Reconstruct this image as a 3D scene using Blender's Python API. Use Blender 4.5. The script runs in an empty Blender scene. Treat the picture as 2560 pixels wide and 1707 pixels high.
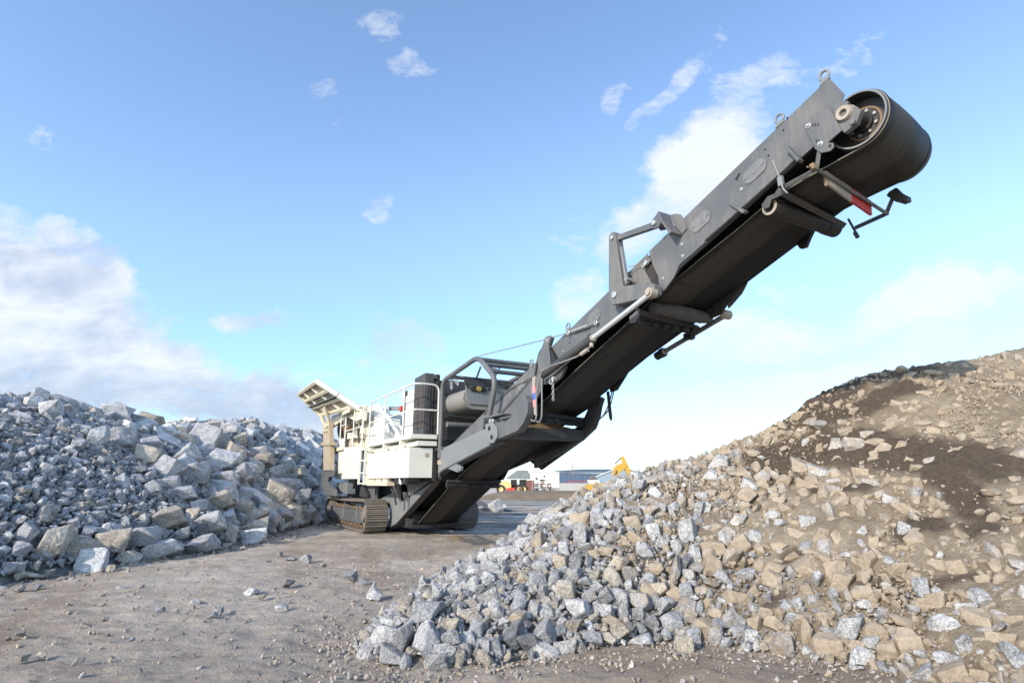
import bpy, bmesh, math, random
import numpy as np
from mathutils import Vector, Matrix, Quaternion, noise as mnoise
random.seed(7); rng = np.random.default_rng(7)
R = math.radians
sc = bpy.context.scene
COL = sc.collection

# ------------------------------------------------------------------ node helpers
class NT:
    def __init__(s, tree): s.t = tree; s.n = tree.nodes; s.l = tree.links
    def node(s, kind, **kw):
        n = s.n.new(kind)
        for k, v in kw.items(): setattr(n, k, v)
        return n
    def put(s, sock, v):
        if v is None: return
        if isinstance(v, bpy.types.NodeSocket): s.l.new(v, sock)
        elif isinstance(v, (tuple, list)) and len(v) == 3 and sock.type == 'RGBA': sock.default_value = (*v, 1)
        else: sock.default_value = v
    def math(s, op, a, b=None, c=None, clamp=False):
        n = s.node('ShaderNodeMath', operation=op); n.use_clamp = clamp
        s.put(n.inputs[0], a); s.put(n.inputs[1], b); s.put(n.inputs[2], c); return n.outputs[0]
    def mix(s, f, a, b, blend='MIX'):
        n = s.node('ShaderNodeMix', data_type='RGBA', blend_type=blend)
        s.put(n.inputs['Factor'], f); s.put(n.inputs[6], a); s.put(n.inputs[7], b); return n.outputs[2]
    def noise(s, vec, scale, detail=4, rough=.55, out='Fac', dist=0):
        n = s.node('ShaderNodeTexNoise'); s.put(n.inputs['Vector'], vec)
        n.inputs['Scale'].default_value = scale; n.inputs['Detail'].default_value = detail
        n.inputs['Roughness'].default_value = rough; n.inputs['Distortion'].default_value = dist; return n.outputs[out]
    def ramp(s, v, lo, hi, a=0., b=1.):
        n = s.node('ShaderNodeMapRange', interpolation_type='SMOOTHSTEP')
        s.put(n.inputs[0], v); n.inputs[1].default_value = lo; n.inputs[2].default_value = hi
        n.inputs[3].default_value = a; n.inputs[4].default_value = b; return n.outputs[0]
    def sep(s, v):
        n = s.node('ShaderNodeSeparateXYZ'); s.put(n.inputs[0], v); return n.outputs
    def mapping(s, v, scale=(1, 1, 1), rot=(0, 0, 0), loc=(0, 0, 0)):
        n = s.node('ShaderNodeMapping'); s.put(n.inputs[0], v)
        n.inputs['Scale'].default_value = scale; n.inputs['Rotation'].default_value = rot; n.inputs['Location'].default_value = loc
        return n.outputs[0]

def new_mat(name):
    m = bpy.data.materials.new(name); m.use_nodes = True
    t = NT(m.node_tree); t.n.clear()
    out = t.node('ShaderNodeOutputMaterial'); b = t.node('ShaderNodeBsdfPrincipled')
    t.l.new(b.outputs[0], out.inputs[0])
    return m, t, b
def bump(t, b, h, strength=.3, dist=.02):
    n = t.node('ShaderNodeBump'); n.inputs['Strength'].default_value = strength; n.inputs['Distance'].default_value = dist
    t.put(n.inputs['Height'], h); t.l.new(n.outputs[0], b.inputs['Normal'])

def paint(name, col, rough=.5, dirt=(.22, .18, .13), amount=.35, metal=0., streak=True, scale=1., spec=.4):
    """painted steel: faint fading, rain streaks and dust that gathers in patches"""
    m, t, b = new_mat(name)
    g = t.node('ShaderNodeTexCoord').outputs['Object']
    big = t.noise(g, 1.1 * scale, 5, .6)
    fine = t.noise(g, 14 * scale, 6, .7)
    st = t.noise(t.mapping(g, (9, 9, .7)), 1.6 * scale, 5, .65)
    d = t.math('MULTIPLY', t.ramp(t.math('ADD', t.math('MULTIPLY', big, .55), t.math('MULTIPLY', st if streak else fine, .45)), .42, .72), amount)
    c0 = t.mix(t.ramp(big, .3, .7), tuple(x * .93 for x in col), tuple(min(x * 1.05, .9) for x in col))
    c1 = t.mix(d, c0, dirt)
    sp = t.ramp(t.noise(g, 55 * scale, 3, .6), .68, .74)
    c2 = t.mix(t.math('MULTIPLY', sp, amount * .7), c1, tuple(x * .8 + .1 for x in dirt))
    scr = t.ramp(t.noise(t.mapping(g, (2.2, 30, 34), (0, R(17), 0)), 1.3 * scale, 3, .6), .66, .72)
    c2 = t.mix(t.math('MULTIPLY', scr, amount * .45), c2, tuple(min(x * 1.3 + .12, .8) for x in col))
    t.put(b.inputs['Base Color'], c2); b.inputs['Metallic'].default_value = metal
    t.put(b.inputs['Roughness'], t.math('ADD', t.math('MULTIPLY', d, .3), t.ramp(fine, .3, .7, rough - .07, rough + .07)))
    b.inputs['Specular IOR Level'].default_value = spec
    bump(t, b, t.math('ADD', fine, t.math('MULTIPLY', big, .6)), .12, .006)
    return m

M = {}
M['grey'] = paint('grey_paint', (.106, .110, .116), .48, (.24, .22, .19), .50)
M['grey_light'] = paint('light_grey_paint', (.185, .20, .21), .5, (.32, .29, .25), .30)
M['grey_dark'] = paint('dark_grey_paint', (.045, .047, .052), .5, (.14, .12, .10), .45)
M['black'] = paint('black_steel', (.016, .016, .017), .6, (.07, .06, .05), .5)
M['cream'] = paint('cream_paint', (.69, .685, .61), .42, (.50, .45, .35), .16)
M['cream_dirty'] = paint('dusty_cream_paint', (.70, .64, .50), .6, (.36, .25, .14), .55, scale=1.6)
M['rust'] = paint('rusty_steel', (.21, .14, .085), .8, (.30, .24, .17), .7)
M['track'] = paint('track_steel', (.20, .175, .15), .62, (.30, .26, .21), .85, metal=.25, streak=False, scale=2.)
M['worn'] = paint('worn_beige_steel', (.36, .32, .275), .6, (.24, .18, .13), .5)
M['bolt'] = paint('zinc_bolt', (.50, .51, .50), .4, (.3, .28, .24), .3, metal=.5)
M['chrome'] = paint('chrome_rod', (.66, .67, .68), .3, (.4, .38, .35), .18, metal=.45)
M['crust'] = paint('caked_grit', (.075, .072, .068), .9, (.13, .12, .11), .9, streak=False, scale=4.)
M['leg_tan'] = paint('muddy_cream_paint', (.40, .34, .25), .7, (.30, .21, .12), .8, scale=1.6)
M['mag'] = paint('scuffed_grey_belt', (.20, .20, .19), .6, (.34, .26, .17), .5)
M['wing_rusty'] = paint('rusty_cream_plate', (.42, .38, .31), .7, (.24, .13, .065), .9, scale=1.4)
M['cover_grey'] = paint('dusty_grey_cover', (.15, .155, .16), .6, (.30, .29, .27), .6, streak=False)
M['red'] = paint('red_paint', (.50, .025, .02), .5, (.22, .19, .17), .35)
M['pink'] = paint('faded_pink_tape', (.72, .26, .27), .6, (.4, .3, .3), .2)
M['blue'] = paint('blue_tape', (.06, .13, .42), .55, (.3, .3, .35), .25)
M['blue_motor'] = paint('blue_motor_paint', (.16, .19, .27), .5, (.3, .3, .3), .3)
M['yellow'] = paint('machine_yellow', (.56, .33, .05), .5, (.35, .26, .14), .3)
M['pale_yellow'] = paint('pale_yellow_paint', (.60, .47, .20), .5, (.4, .33, .2), .25)
M['brass'] = paint('brass_plug', (.55, .38, .10), .4, (.3, .25, .1), .3, metal=.6)
M['hose'] = paint('grey_hose', (.20, .20, .195), .6, (.3, .28, .24), .3)
M['rope'] = paint('steel_rope', (.22, .22, .22), .5, (.3, .28, .25), .2)
M['tyre'] = paint('tyre_rubber', (.022, .021, .02), .75, (.12, .10, .08), .5)
M['white_wall'] = paint('white_cladding', (.56, .56, .54), .6, (.5, .47, .4), .2, scale=.2)
M['blue_wall'] = paint('blue_cladding', (.24, .31, .385), .6, (.35, .38, .42), .2, scale=.2)
M['dark_roof'] = paint('slate_roof', (.09, .11, .14), .6, (.2, .2, .2), .2, scale=.2)
M['concrete'] = paint('grey_concrete', (.40, .40, .385), .85, (.26, .24, .21), .4, scale=.5)
M['red_brown'] = paint('red_brown_container', (.20, .07, .06), .6, (.25, .2, .16), .3, scale=.5)
M['wood'] = paint('weathered_wood', (.16, .12, .09), .8, (.25, .22, .18), .4)
M['glass'] = paint('dark_glass', (.02, .025, .03), .1, (.1, .1, .1), .1)

def mesh_screen():
    m, t, b = new_mat('brown_radiator_mesh')
    g = t.node('ShaderNodeTexCoord').outputs['Object']
    a = t.sep(t.mapping(g, (60, 60, 60)))
    w = t.math('MULTIPLY', t.ramp(t.math('SINE', a[0]), -.2, .5), t.ramp(t.math('SINE', a[2]), -.2, .5))
    t.put(b.inputs['Base Color'], t.mix(t.math('ADD', t.math('MULTIPLY', w, .4), t.math('MULTIPLY', t.noise(g, 3, 4), .4)), (.035, .028, .026), (.14, .09, .07)))
    b.inputs['Roughness'].default_value = .6
    return m
M['mesh'] = mesh_screen()

def belt_mat():
    """black rubber; a dusty strip runs along it where the load rides"""
    m, t, b = new_mat('conveyor_rubber')
    g = t.node('ShaderNodeTexCoord').outputs['Object']; s = t.sep(g)
    along = t.noise(t.mapping(g, (.25, 26, .25)), 1., 5, .7)
    edge = t.math('ADD', s[1], t.math('MULTIPLY', t.math('SUBTRACT', t.noise(g, 1.3, 4), .5), .22))
    strip = t.math('MULTIPLY', t.ramp(edge, -.60, -.47), t.ramp(edge, -.06, .10, 1, 0))
    f = t.math('MULTIPLY', strip, t.ramp(along, .25, .8, .25, 1.))
    f = t.math('ADD', f, t.math('MULTIPLY', t.ramp(along, .55, .8), .10))
    c = t.mix(f, (.0095, .0095, .0095), (.085, .079, .07))
    c = t.mix(t.ramp(s[1], -.655, -.660), c, (.19, .175, .15))
    t.put(b.inputs['Base Color'], c); t.put(b.inputs['Roughness'], t.math('ADD', t.math('MULTIPLY', f, .3), .55))
    b.inputs['Specular IOR Level'].default_value = .3
    bump(t, b, t.math('ADD', along, t.math('MULTIPLY', t.noise(g, 90, 3), .5)), .25, .006)
    return m
M['belt'] = belt_mat()

def rock_mat(name, per_object):
    """speckled crushed granite; Color says how pale it is, Dust how much soil coats it"""
    m, t, b = new_mat(name)
    if per_object:
        col = t.node('ShaderNodeObjectInfo').outputs['Color']
        dust = t.node('ShaderNodeAttribute', attribute_type='OBJECT', attribute_name='dust').outputs['Fac']
        rnd = t.node('ShaderNodeObjectInfo').outputs['Random']
    else:
        col = t.node('ShaderNodeAttribute', attribute_type='GEOMETRY', attribute_name='tone').outputs['Color']
        dust = t.node('ShaderNodeAttribute', attribute_type='GEOMETRY', attribute_name='tone').outputs['Alpha']
        rnd = .5
    pos = t.node('ShaderNodeNewGeometry').outputs['Position']
    sp1 = t.noise(pos, 62, 2, .75); sp2 = t.noise(pos, 24, 3, .75); mid = t.noise(pos, 5, 5, .65); big = t.noise(pos, 1.6, 4)
    spk = t.math('ADD', t.math('MULTIPLY', sp1, .6), t.math('MULTIPLY', sp2, .4))
    vor = t.node('ShaderNodeTexVoronoi'); t.put(vor.inputs['Vector'], pos); vor.inputs['Scale'].default_value = 7; vor.inputs['Randomness'].default_value = 1
    face = t.math('MULTIPLY', t.math('SUBTRACT', t.sep(vor.outputs['Color'])[0], .5), .26)
    k = t.math('ADD', t.math('ADD', t.ramp(spk, .38, .62, .56, 1.30), t.ramp(mid, .3, .7, -.16, .16)), face)
    n = t.node('ShaderNodeVectorMath', operation='SCALE'); t.put(n.inputs[0], col); t.put(n.inputs['Scale'], k)
    stone = n.outputs[0]
    soil = t.mix(t.ramp(mid, .3, .7), (.33, .262, .185), (.45, .372, .275))
    soil = t.mix(t.math('MULTIPLY', t.ramp(spk, .52, .68), .4), soil, (.58, .50, .40))
    soil = t.mix(t.math('MULTIPLY', t.ramp(t.noise(pos, 21, 6, .75), .50, .34), .55), soil, (.215, .16, .105))
    veil = t.math('ADD', t.math('MULTIPLY', t.noise(pos, 9, 6, .7), .7), t.math('MULTIPLY', big, .3))
    f = t.math('MULTIPLY', t.ramp(t.math('ADD', veil, t.math('SUBTRACT', t.math('MULTIPLY', dust, .75), .375)), .40, .62), .84)
    t.put(b.inputs['Base Color'], t.mix(f, stone, soil))
    b.inputs['Roughness'].default_value = .88; b.inputs['Specular IOR Level'].default_value = .25
    bump(t, b, t.math('ADD', t.math('ADD', t.math('MULTIPLY', t.noise(pos, 30, 8, .75), 1.), t.math('MULTIPLY', mid, 1.2)), t.math('MULTIPLY', vor.outputs['Distance'], .5)), .75, .035)
    return m
M['rock'] = rock_mat('granite', True)
M['rubble'] = rock_mat('granite_rubble', False)

def soil_mat(name, dry_a, dry_b, wet_attr=True):
    m, t, b = new_mat(name)
    pos = t.node('ShaderNodeNewGeometry').outputs['Position']
    big = t.noise(pos, .7, 6, .6); mid = t.noise(pos, 4.5, 7, .65); fine = t.noise(pos, 42, 6, .72); gr = t.noise(pos, 120, 3, .7)
    c = t.mix(t.ramp(t.math('ADD', t.math('MULTIPLY', big, .5), t.math('MULTIPLY', mid, .5)), .38, .62), dry_a, dry_b)
    c = t.mix(t.math('MULTIPLY', t.ramp(fine, .52, .70), .4), c, tuple(min(x * 1.55, .6) for x in dry_b))
    c = t.mix(t.math('MULTIPLY', t.ramp(fine, .46, .34), .5), c, tuple(x * .55 for x in dry_a))
    at = t.node('ShaderNodeAttribute', attribute_type='GEOMETRY', attribute_name='tone').outputs['Color']
    w = t.sep(at)
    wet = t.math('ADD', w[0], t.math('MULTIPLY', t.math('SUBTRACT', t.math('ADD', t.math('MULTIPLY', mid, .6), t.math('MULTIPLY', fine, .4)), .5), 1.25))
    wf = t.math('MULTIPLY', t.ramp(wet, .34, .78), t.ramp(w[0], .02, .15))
    c = t.mix(wf, c, t.mix(t.ramp(fine, .35, .7), (.125, .094, .067), (.23, .182, .135)))  # damp tone; on the soil heap's crest it also paints in shadow
    gre = t.math('MULTIPLY', w[1], t.ramp(t.math('ADD', mid, t.math('MULTIPLY', fine, .4)), .45, .8))
    c = t.mix(gre, c, (.34, .335, .33))
    t.put(b.inputs['Base Color'], c)
    b.inputs['Roughness'].default_value = .92; b.inputs['Specular IOR Level'].default_value = .2
    bump(t, b, t.math('ADD', t.math('ADD', t.math('MULTIPLY', fine, .9), t.math('MULTIPLY', mid, 2.2)), t.math('MULTIPLY', gr, .35)), 1., .075)
    return m
M['soil'] = soil_mat('heap_soil', (.38, .30, .21), (.53, .44, .325))
M['grit'] = soil_mat('grey_grit', (.15, .145, .14), (.25, .24, .235))
M['sand'] = soil_mat('tan_sand', (.22, .16, .10), (.32, .25, .17))

def ground_mat():
    m, t, b = new_mat('trodden_gravel_ground')
    pos = t.node('ShaderNodeNewGeometry').outputs['Position']
    p2 = t.mapping(pos, (1, 1, 0))
    big = t.noise(p2, .32, 6, .6); mid = t.noise(p2, 2.2, 7, .65); fine = t.noise(p2, 26, 7, .72); gr = t.noise(p2, 110, 3, .75)
    at = t.sep(t.node('ShaderNodeAttribute', attribute_type='GEOMETRY', attribute_name='tone').outputs['Color'])
    c = t.mix(t.ramp(t.math('ADD', t.math('MULTIPLY', big, .62), t.math('MULTIPLY', mid, .38)), .41, .58), (.42, .338, .26), (.635, .558, .468))
    c = t.mix(t.math('MULTIPLY', at[1], t.ramp(mid, .3, .7, .2, .8)), c, (.225, .168, .115))
    c = t.mix(t.math('MULTIPLY', at[2], t.ramp(mid, .3, .7, .4, 1)), c, (.43, .38, .325))
    c = t.mix(t.math('MULTIPLY', t.ramp(fine, .56, .70), .45), c, (.48, .43, .37))
    c = t.mix(t.math('MULTIPLY', t.ramp(fine, .44, .32), .5), c, (.13, .105, .08))
    c = t.mix(t.math('MULTIPLY', t.ramp(gr, .62, .72), .35), c, (.46, .44, .42))
    c = t.mix(t.math('MULTIPLY', t.ramp(gr, .38, .28), .35), c, (.09, .075, .06))
    streak = t.noise(t.mapping(pos, (.12, .9, 0), (0, 0, R(8))), 1., 6, .6)
    wf = t.math('MULTIPLY', at[0], t.ramp(t.math('ADD', streak, t.math('MULTIPLY', mid, .15)), .50, .60))
    c = t.mix(t.math('MULTIPLY', wf, .85), c, (.065, .055, .047))
    t.put(b.inputs['Base Color'], c)
    pud = t.math('MULTIPLY', at[0], t.ramp(t.math('ADD', streak, t.math('MULTIPLY', mid, .15)), .57, .72))
    t.put(b.inputs['Roughness'], t.math('SUBTRACT', .92, t.math('MULTIPLY', pud, .62)))
    b.inputs['Specular IOR Level'].default_value = .35
    h = t.math('ADD', t.math('ADD', t.math('MULTIPLY', fine, 1.), t.math('MULTIPLY', mid, 1.4)), t.math('MULTIPLY', gr, .4))
    bump(t, b, t.math('MULTIPLY', h, t.math('SUBTRACT', 1., pud)), 1., .055)
    return m
M['ground'] = ground_mat()

# ------------------------------------------------------------------ mesh helpers
def fillet(pts, r, n=5):
    if r <= 0: return [Vector(p) for p in pts]
    P = [Vector(p) for p in pts]; out = [P[0]]
    for a, b, c in zip(P, P[1:], P[2:]):
        u = (a - b); v = (c - b); k = min(r, u.length * .49, v.length * .49)
        s = b + u.normalized() * k; e = b + v.normalized() * k
        for i in range(n + 1):
            q = i / n; out.append(s * (1 - q) ** 2 + b * 2 * q * (1 - q) + e * q * q)
    return out + [P[-1]]
class MB:
    """collects pieces in the thing's own axes and links them as one mesh object"""
    def __init__(s): s.v = []; s.f = []
    def add(s, v, f):
        o = len(s.v); s.v += [tuple(p) for p in v]; s.f += [tuple(i + o for i in q) for q in f]; return s
    def prism(s, poly, a, b, axis=1):
        """outline in the plane across AXIS, pushed from a to b along it"""
        area = sum(p[0] * q[1] - q[0] * p[1] for p, q in zip(poly, poly[1:] + poly[:1]))
        if area < 0: poly = poly[::-1]
        def pt(p, w): return (p[0], w, p[1]) if axis == 1 else ((w, p[0], p[1]) if axis == 0 else (p[0], p[1], w))
        n = len(poly); V = [pt(p, a) for p in poly] + [pt(p, b) for p in poly]
        F = [tuple(range(n)), tuple(range(2 * n - 1, n - 1, -1))] + [((i + 1) % n, i, i + n, (i + 1) % n + n) for i in range(n)]
        return s.add(V, F)
    def box(s, x0, x1, y0, y1, z0, z1): return s.prism([(x0, z0), (x1, z0), (x1, z1), (x0, z1)], y0, y1)
    def tube(s, pts, r, n=10, fil=0., closed=False, cap=True, flat=1.):
        P = fillet(pts, fil) if not closed else [Vector(p) for p in pts]
        m = len(P); V = []; F = []; up = None
        for i, p in enumerate(P):
            a = P[(i - 1) % m] if closed or i else P[0]; c = P[(i + 1) % m] if closed or i < m - 1 else P[-1]
            d = (c - a).normalized()
            if up is None: up = Vector((0, 0, 1)) if abs(d.z) < .9 else Vector((0, 1, 0))
            x = d.cross(up).normalized(); y = x.cross(d).normalized(); up = y
            rr = r(i / (m - 1)) if callable(r) else r
            for k in range(n):
                t = 2 * math.pi * k / n; V.append(p + x * math.cos(t) * rr + y * math.sin(t) * rr * flat)
        for i in range(m if closed else m - 1):
            j = (i + 1) % m
            for k in range(n): F.append((i * n + k, i * n + (k + 1) % n, j * n + (k + 1) % n, j * n + k))
        if cap and not closed: F += [tuple(range(n - 1, -1, -1)), tuple(range((m - 1) * n, m * n))]
        return s.add(V, F)
    def cyl(s, a, b, r, n=20, r2=None):
        r2 = r if r2 is None else r2
        return s.tube([a, b], lambda t: r + (r2 - r) * t, n)
    def ring(s, c, R0, r, axis=1, n=18, m=7, sx=1.):
        P = []
        for k in range(n):
            t = 2 * math.pi * k / n; a, b = math.cos(t) * R0 * sx, math.sin(t) * R0
            P.append((c[0] + a, c[1], c[2] + b) if axis == 1 else ((c[0], c[1] + a, c[2] + b) if axis == 0 else (c[0] + a, c[1] + b, c[2])))
        return s.tube(P, r, m, closed=True)
    def lathe(s, c, prof, n=36, axis=1):
        """profile [(radius, offset along axis)] turned about the axis through c"""
        V = []; F = []; m = len(prof)
        for k in range(n):
            t = 2 * math.pi * k / n; ct, st = math.cos(t), math.sin(t)
            for r, o in prof:
                V.append((c[0] + r * ct, c[1] + o, c[2] + r * st) if axis == 1 else (c[0] + o, c[1] + r * ct, c[2] + r * st))
        for k in range(n):
            j = (k + 1) % n
            for i in range(m - 1): F.append((k * m + i, j * m + i, j * m + i + 1, k * m + i + 1))
        return s.add(V, F)
    def build(s, name, m, parent=None, bevel=.008, smooth=True):
        me = bpy.data.meshes.new(name); me.from_pydata(s.v, [], s.f)
        bm = bmesh.new(); bm.from_mesh(me); bmesh.ops.recalc_face_normals(bm, faces=bm.faces); bm.to_mesh(me); bm.free()
        me.materials.append(m); me.validate()
        if smooth:
            me.polygons.foreach_set('use_smooth', [True] * len(me.polygons)); me.set_sharp_from_angle(angle=R(35))
        o = bpy.data.objects.new(name, me); COL.objects.link(o)
        if parent: o.parent = parent
        if bevel:
            b = o.modifiers.new('bevel', 'BEVEL'); b.width = bevel; b.segments = 2; b.limit_method = 'ANGLE'; b.angle_limit = R(40)
            b.use_clamp_overlap = True; b.harden_normals = True
        return o
def tag(o, label=None, cat=None, group=None, kind=None):
    for k, v in (('label', label), ('category', cat), ('group', group), ('kind', kind)):
        if v: o[k] = v
    return o
def empty(name, loc, rz, label, cat, group=None):
    o = bpy.data.objects.new(name, None); COL.objects.link(o); o.location = loc; o.rotation_euler = (0, 0, rz); o.empty_display_size = .3
    return tag(o, label, cat, group)

# --- heap surfaces (metres, world) ---
LF_Y=[4,8,10,12.4,14.7,17.5,21.5,24,30,45]; LF_X=[-9.0,-8.6,-8.4,-8.0,-7.4,-7.2,-7.6,-7.7,-8.2,-8.5]
LC_Y=[2,6,10,14.9,16,17.1,18.9,21,25.1,28.7,33,41,50]; LC_Z=[0,2.2,3.3,3.75,3.95,3.85,3.8,3.66,4.15,4.6,4.6,4.95,4.95]
def left_h(x,y):
    fx=np.interp(y,LF_Y,LF_X); h=np.interp(y,LC_Y,LC_Z); xc=-13.5
    t=np.clip((fx-x)/(fx-xc),0,1); z=h*(1-(1-t)**1.25)
    back=np.clip((xc-2.0-x)/6.0,0,1)
    return np.where(x<xc,h*(1-back**1.3),z)
RP=[(-1.45,6.5,.10),(-1.35,7.3,.15),(-1.0,8.2,.24),(-.74,8.8,.44),(-.3,9.2,.57),(.24,9.6,.9),(.75,9.8,1.21),(1.67,10.,1.57),(2.7,10.2,1.89),
 (3.3,10.4,2.02),(4.2,10.6,2.34),(5.5,10.8,2.92),(6.4,11,3.45),(9.1,11.5,3.95),(11.1,12,4.38),(15,12.5,4.8),(20,13,5),
 (-1.56,6.74,0),(-1.08,5.75,0),(-.68,5.65,0),(.1,5.95,0),(.52,6.09,0),(1.22,6.4,0),(1.76,6.56,0),(2.27,6.24,0),(2.85,6.05,0),(3.2,5.6,0),(3.3,5.1,0),(4.3,4.3,0),(6,3.6,0),(9,3.4,0),(14,3.4,0),(20,3.4,0),
 (4.4,7.4,1.22),(6.2,7.2,1.85),(6.3,9.2,2.85),(4.6,9.0,1.85),(2.9,8.2,1.08),(1.4,8.2,.98),(9,7.5,2.2),(9,9.6,3.3),(12,8,2.6),(12,10.2,3.8),(6.9,12.3,2.9),(9.4,12.8,3.3),(11.4,13.5,3.6),(4.4,11.8,1.7),(3,11.5,1.5),
 (-2.2,7.5,-.3),(-2.0,8.8,-.3),(-1.4,10,-.1),(-.3,11,0),(1,12.3,0),(3,13.3,0),(6,14.5,.2),(9,16,.5),(13,18,.5),(20,19,.5),
 (0,4.5,-.7),(2,4.8,-.8),(-1.6,4.8,-.6),(2.8,4.2,-.5),(4,3,-.7),(8,1.5,-1),(14,1.5,-1),(20,1.5,-1),(-3,6.5,-.8),(-3,10,-1),(0,13,-1),(4,16,-1),(10,20,-1),(20,22,-1)]
_RP=np.array(RP,float)
def _U(r2): return np.where(r2>1e-12,.5*r2*np.log(np.maximum(r2,1e-12)),0)
def _fit():
    n=len(_RP); d2=((_RP[:,None,:2]-_RP[None,:,:2])**2).sum(-1)
    A=np.zeros((n+3,n+3)); A[:n,:n]=_U(d2)+np.eye(n)*.02; P=np.c_[np.ones(n),_RP[:,:2]]; A[:n,n:]=P; A[n:,:n]=P.T
    return np.linalg.solve(A,np.r_[_RP[:,2],0,0,0])
_W=_fit()
def right_h(x,y):
    x=np.asarray(x,float); y=np.asarray(y,float); s=x.shape; x=x.ravel(); y=y.ravel()
    o=np.empty(len(x))
    for i in range(0,len(x),20000):
        a=x[i:i+20000]; b=y[i:i+20000]
        d2=(a[:,None]-_RP[:,0])**2+(b[:,None]-_RP[:,1])**2
        o[i:i+20000]=_U(d2)@_W[:-3]+_W[-3]+_W[-2]*a+_W[-1]*b
    return o.reshape(s)

# ------------------------------------------------------------------ the crusher (own axes: x along the boom, y to its far side, z up)
CR = empty('mobile_crusher', (-3.02, 20.62, 0), R(-61), 'cream and grey tracked rock crusher with a long raised conveyor boom', 'rock crusher')
def P(mb, name, m, parent=None, bevel=.008, smooth=True): return mb.build(name, M[m], parent or CR, bevel, smooth)
def mir(v): return -.11 - v                                            # near side of the conveyor to its far side

# --- crawler tracks
def crawler(v0, v1, out):
    ca, cb, r, zc = -6.1, -.52, .50, .535
    seg = cb - ca; arc = math.pi * r; L = 2 * seg + 2 * arc; n = 74
    def at(s):
        s %= L
        if s < seg: return (ca + s, zc - r), (1, 0)
        s -= seg
        if s < arc:
            a = -math.pi / 2 + s / r; return (cb + r * math.cos(a), zc + r * math.sin(a)), (-math.sin(a), math.cos(a))
        s -= arc
        if s < seg:
            sag = -.035 * math.sin(math.pi * s / seg) ** 2; return (cb - s, zc + r + sag), (-1, 0)
        s -= seg; a = math.pi / 2 + s / r; return (ca + r * math.cos(a), zc + r * math.sin(a)), (-math.sin(a), math.cos(a))
    mb = MB()
    for i in range(n):
        (x, z), (tx, tz) = at(L * i / n); nx, nz = tz, -tx
        h = L / n * .47; jv = rng.uniform(-.006, .006)
        q = lambda a, b: (x + tx * a + nx * b, z + tz * a + nz * b)
        mb.prism([q(-h, -.035), q(h, -.035), q(h, 0), q(h * .75, .004), q(h * .62, .042), q(h * .42, .042), q(h * .3, .004), q(-.05 * h, .004), q(-.12 * h, .022), q(-.3 * h, .022), q(-.4 * h, .004),
                  q(-h * .75, .004), q(-h * .82, .018), q(-h * .97, .018)], v0 + jv, v1 + jv)
        if i % 1 == 0:
            c = (v0 + v1) / 2; k = .075
            for d in (-.13, .13): mb.prism([q(-h * .9, -.125), q(h * .9, -.125), q(h * .9, -.037), q(-h * .9, -.037)], c + d - .03, c + d + .03)
    t = P(mb, 'crawler_track', 'track', bevel=.004)
    s = -1 if out < 0 else 1
    o = v0 if s < 0 else v1
    i0, i1 = (v0 + .07, v1 - .05) if s < 0 else (v0 + .05, v1 - .07)
    fr = P(MB().prism([(-6.35, .27), (-1.02, .27), (-.8, .3), (-.66, .48), (-.78, .70), (-1.06, .66), (-1.12, .70), (-6.1, .70), (-6.35, .6)], i0, i1)
           .prism([(-6.35, .245), (-1.0, .245), (-1.0, .268), (-6.35, .268)], i0 - .02, i1 + .02), 'track_frame', 'grey', t)
    for c in (cb, ca):
        w = MB().lathe((c, o - s * .03, zc), [(0, s * .035), (.17, s * .035), (.19, s * .02), (.2, -s * .05), (.37, -s * .06), (.39, -s * .3), (.30, -s * .32), (.30, -s * .5)], 28)
        P(w, 'idler_wheel', 'track', t)
    for k in range(10):
        x = -5.7 + k * .5
        mb = MB().lathe((x, (i0 + i1) / 2, .185), [(0, -.3), (.05, -.3), (.055, -.24), (.1, -.22), (.115, -.12), (.085, -.1), (.085, .1), (.115, .12), (.1, .22), (.055, .24), (.05, .3), (0, .3)], 16)
        P(mb, 'track_roller', 'rust', t, bevel=0)
    for x in (-5.2, -3.4, -1.5):
        P(MB().prism([(x - .09, .70), (x + .09, .70), (x + .05, .84), (x - .05, .84)], o - s * .12, o - s * .2).prism([(x - .03, .38), (x + .03, .38), (x + .03, .8), (x, .88), (x - .03, .8)], o - s * .068, o - s * .04), 'lifting_bracket', 'grey_light', t)
    d = MB(); xs = np.linspace(-6.0, -.75, 60)
    top = [(x, .72 + .10 * mnoise.noise((x * 1.7, out, 1)) + .05 * mnoise.noise((x * 7, out, 4)) + .06) for x in xs]
    d.prism(top + [(-.8, .69), (-6.0, .69)], i0 + .03, i1 - .03)
    P(d, 'caked_dirt', 'sand', t, bevel=.03)
crawler(-2.05, -1.30, -1)
crawler(1.32, 2.07, 1)

# --- chassis
P(MB().prism([(-7.4, .78), (-.6, .78), (-.3, 1.0), (-.3, 1.74), (-7.4, 1.74)], -.95, .8), 'chassis', 'grey_dark')
P(MB().prism([(-3.5, 1.06), (-1.45, 1.05), (-1.45, 1.74), (-3.5, 1.74)], -1.3, -1.25).box(-1.50, -1.42, -1.34, -1.301, 1.06, 1.74).box(-1.68, -1.62, -1.34, -1.301, 1.06, 1.74), 'chassis_panel', 'grey')
P(MB().prism([(-4.62, 1.76), (-3.5, 1.76), (-3.82, 1.5), (-4.0, 1.08), (-4.6, 1.08)], -1.62, -1.52), 'support_strut', 'grey')
P(MB().prism([(-3.4, 1.12), (-2.3, 1.08), (-2.3, 1.2), (-2.9, 1.5), (-3.3, 1.5)], -1.45, -1.36), 'fender_plate', 'grey_dark')
P(MB().prism([(-5.6, 1.64), (-3.95, 1.64), (-3.85, 1.36), (-3.85, 1.2), (-5.72, 1.19), (-5.75, 1.32)], -1.82, -1.5), 'valve_box', 'grey_light')
rp = MB()                                                              # rear plate, an open loop round a long hole
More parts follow.
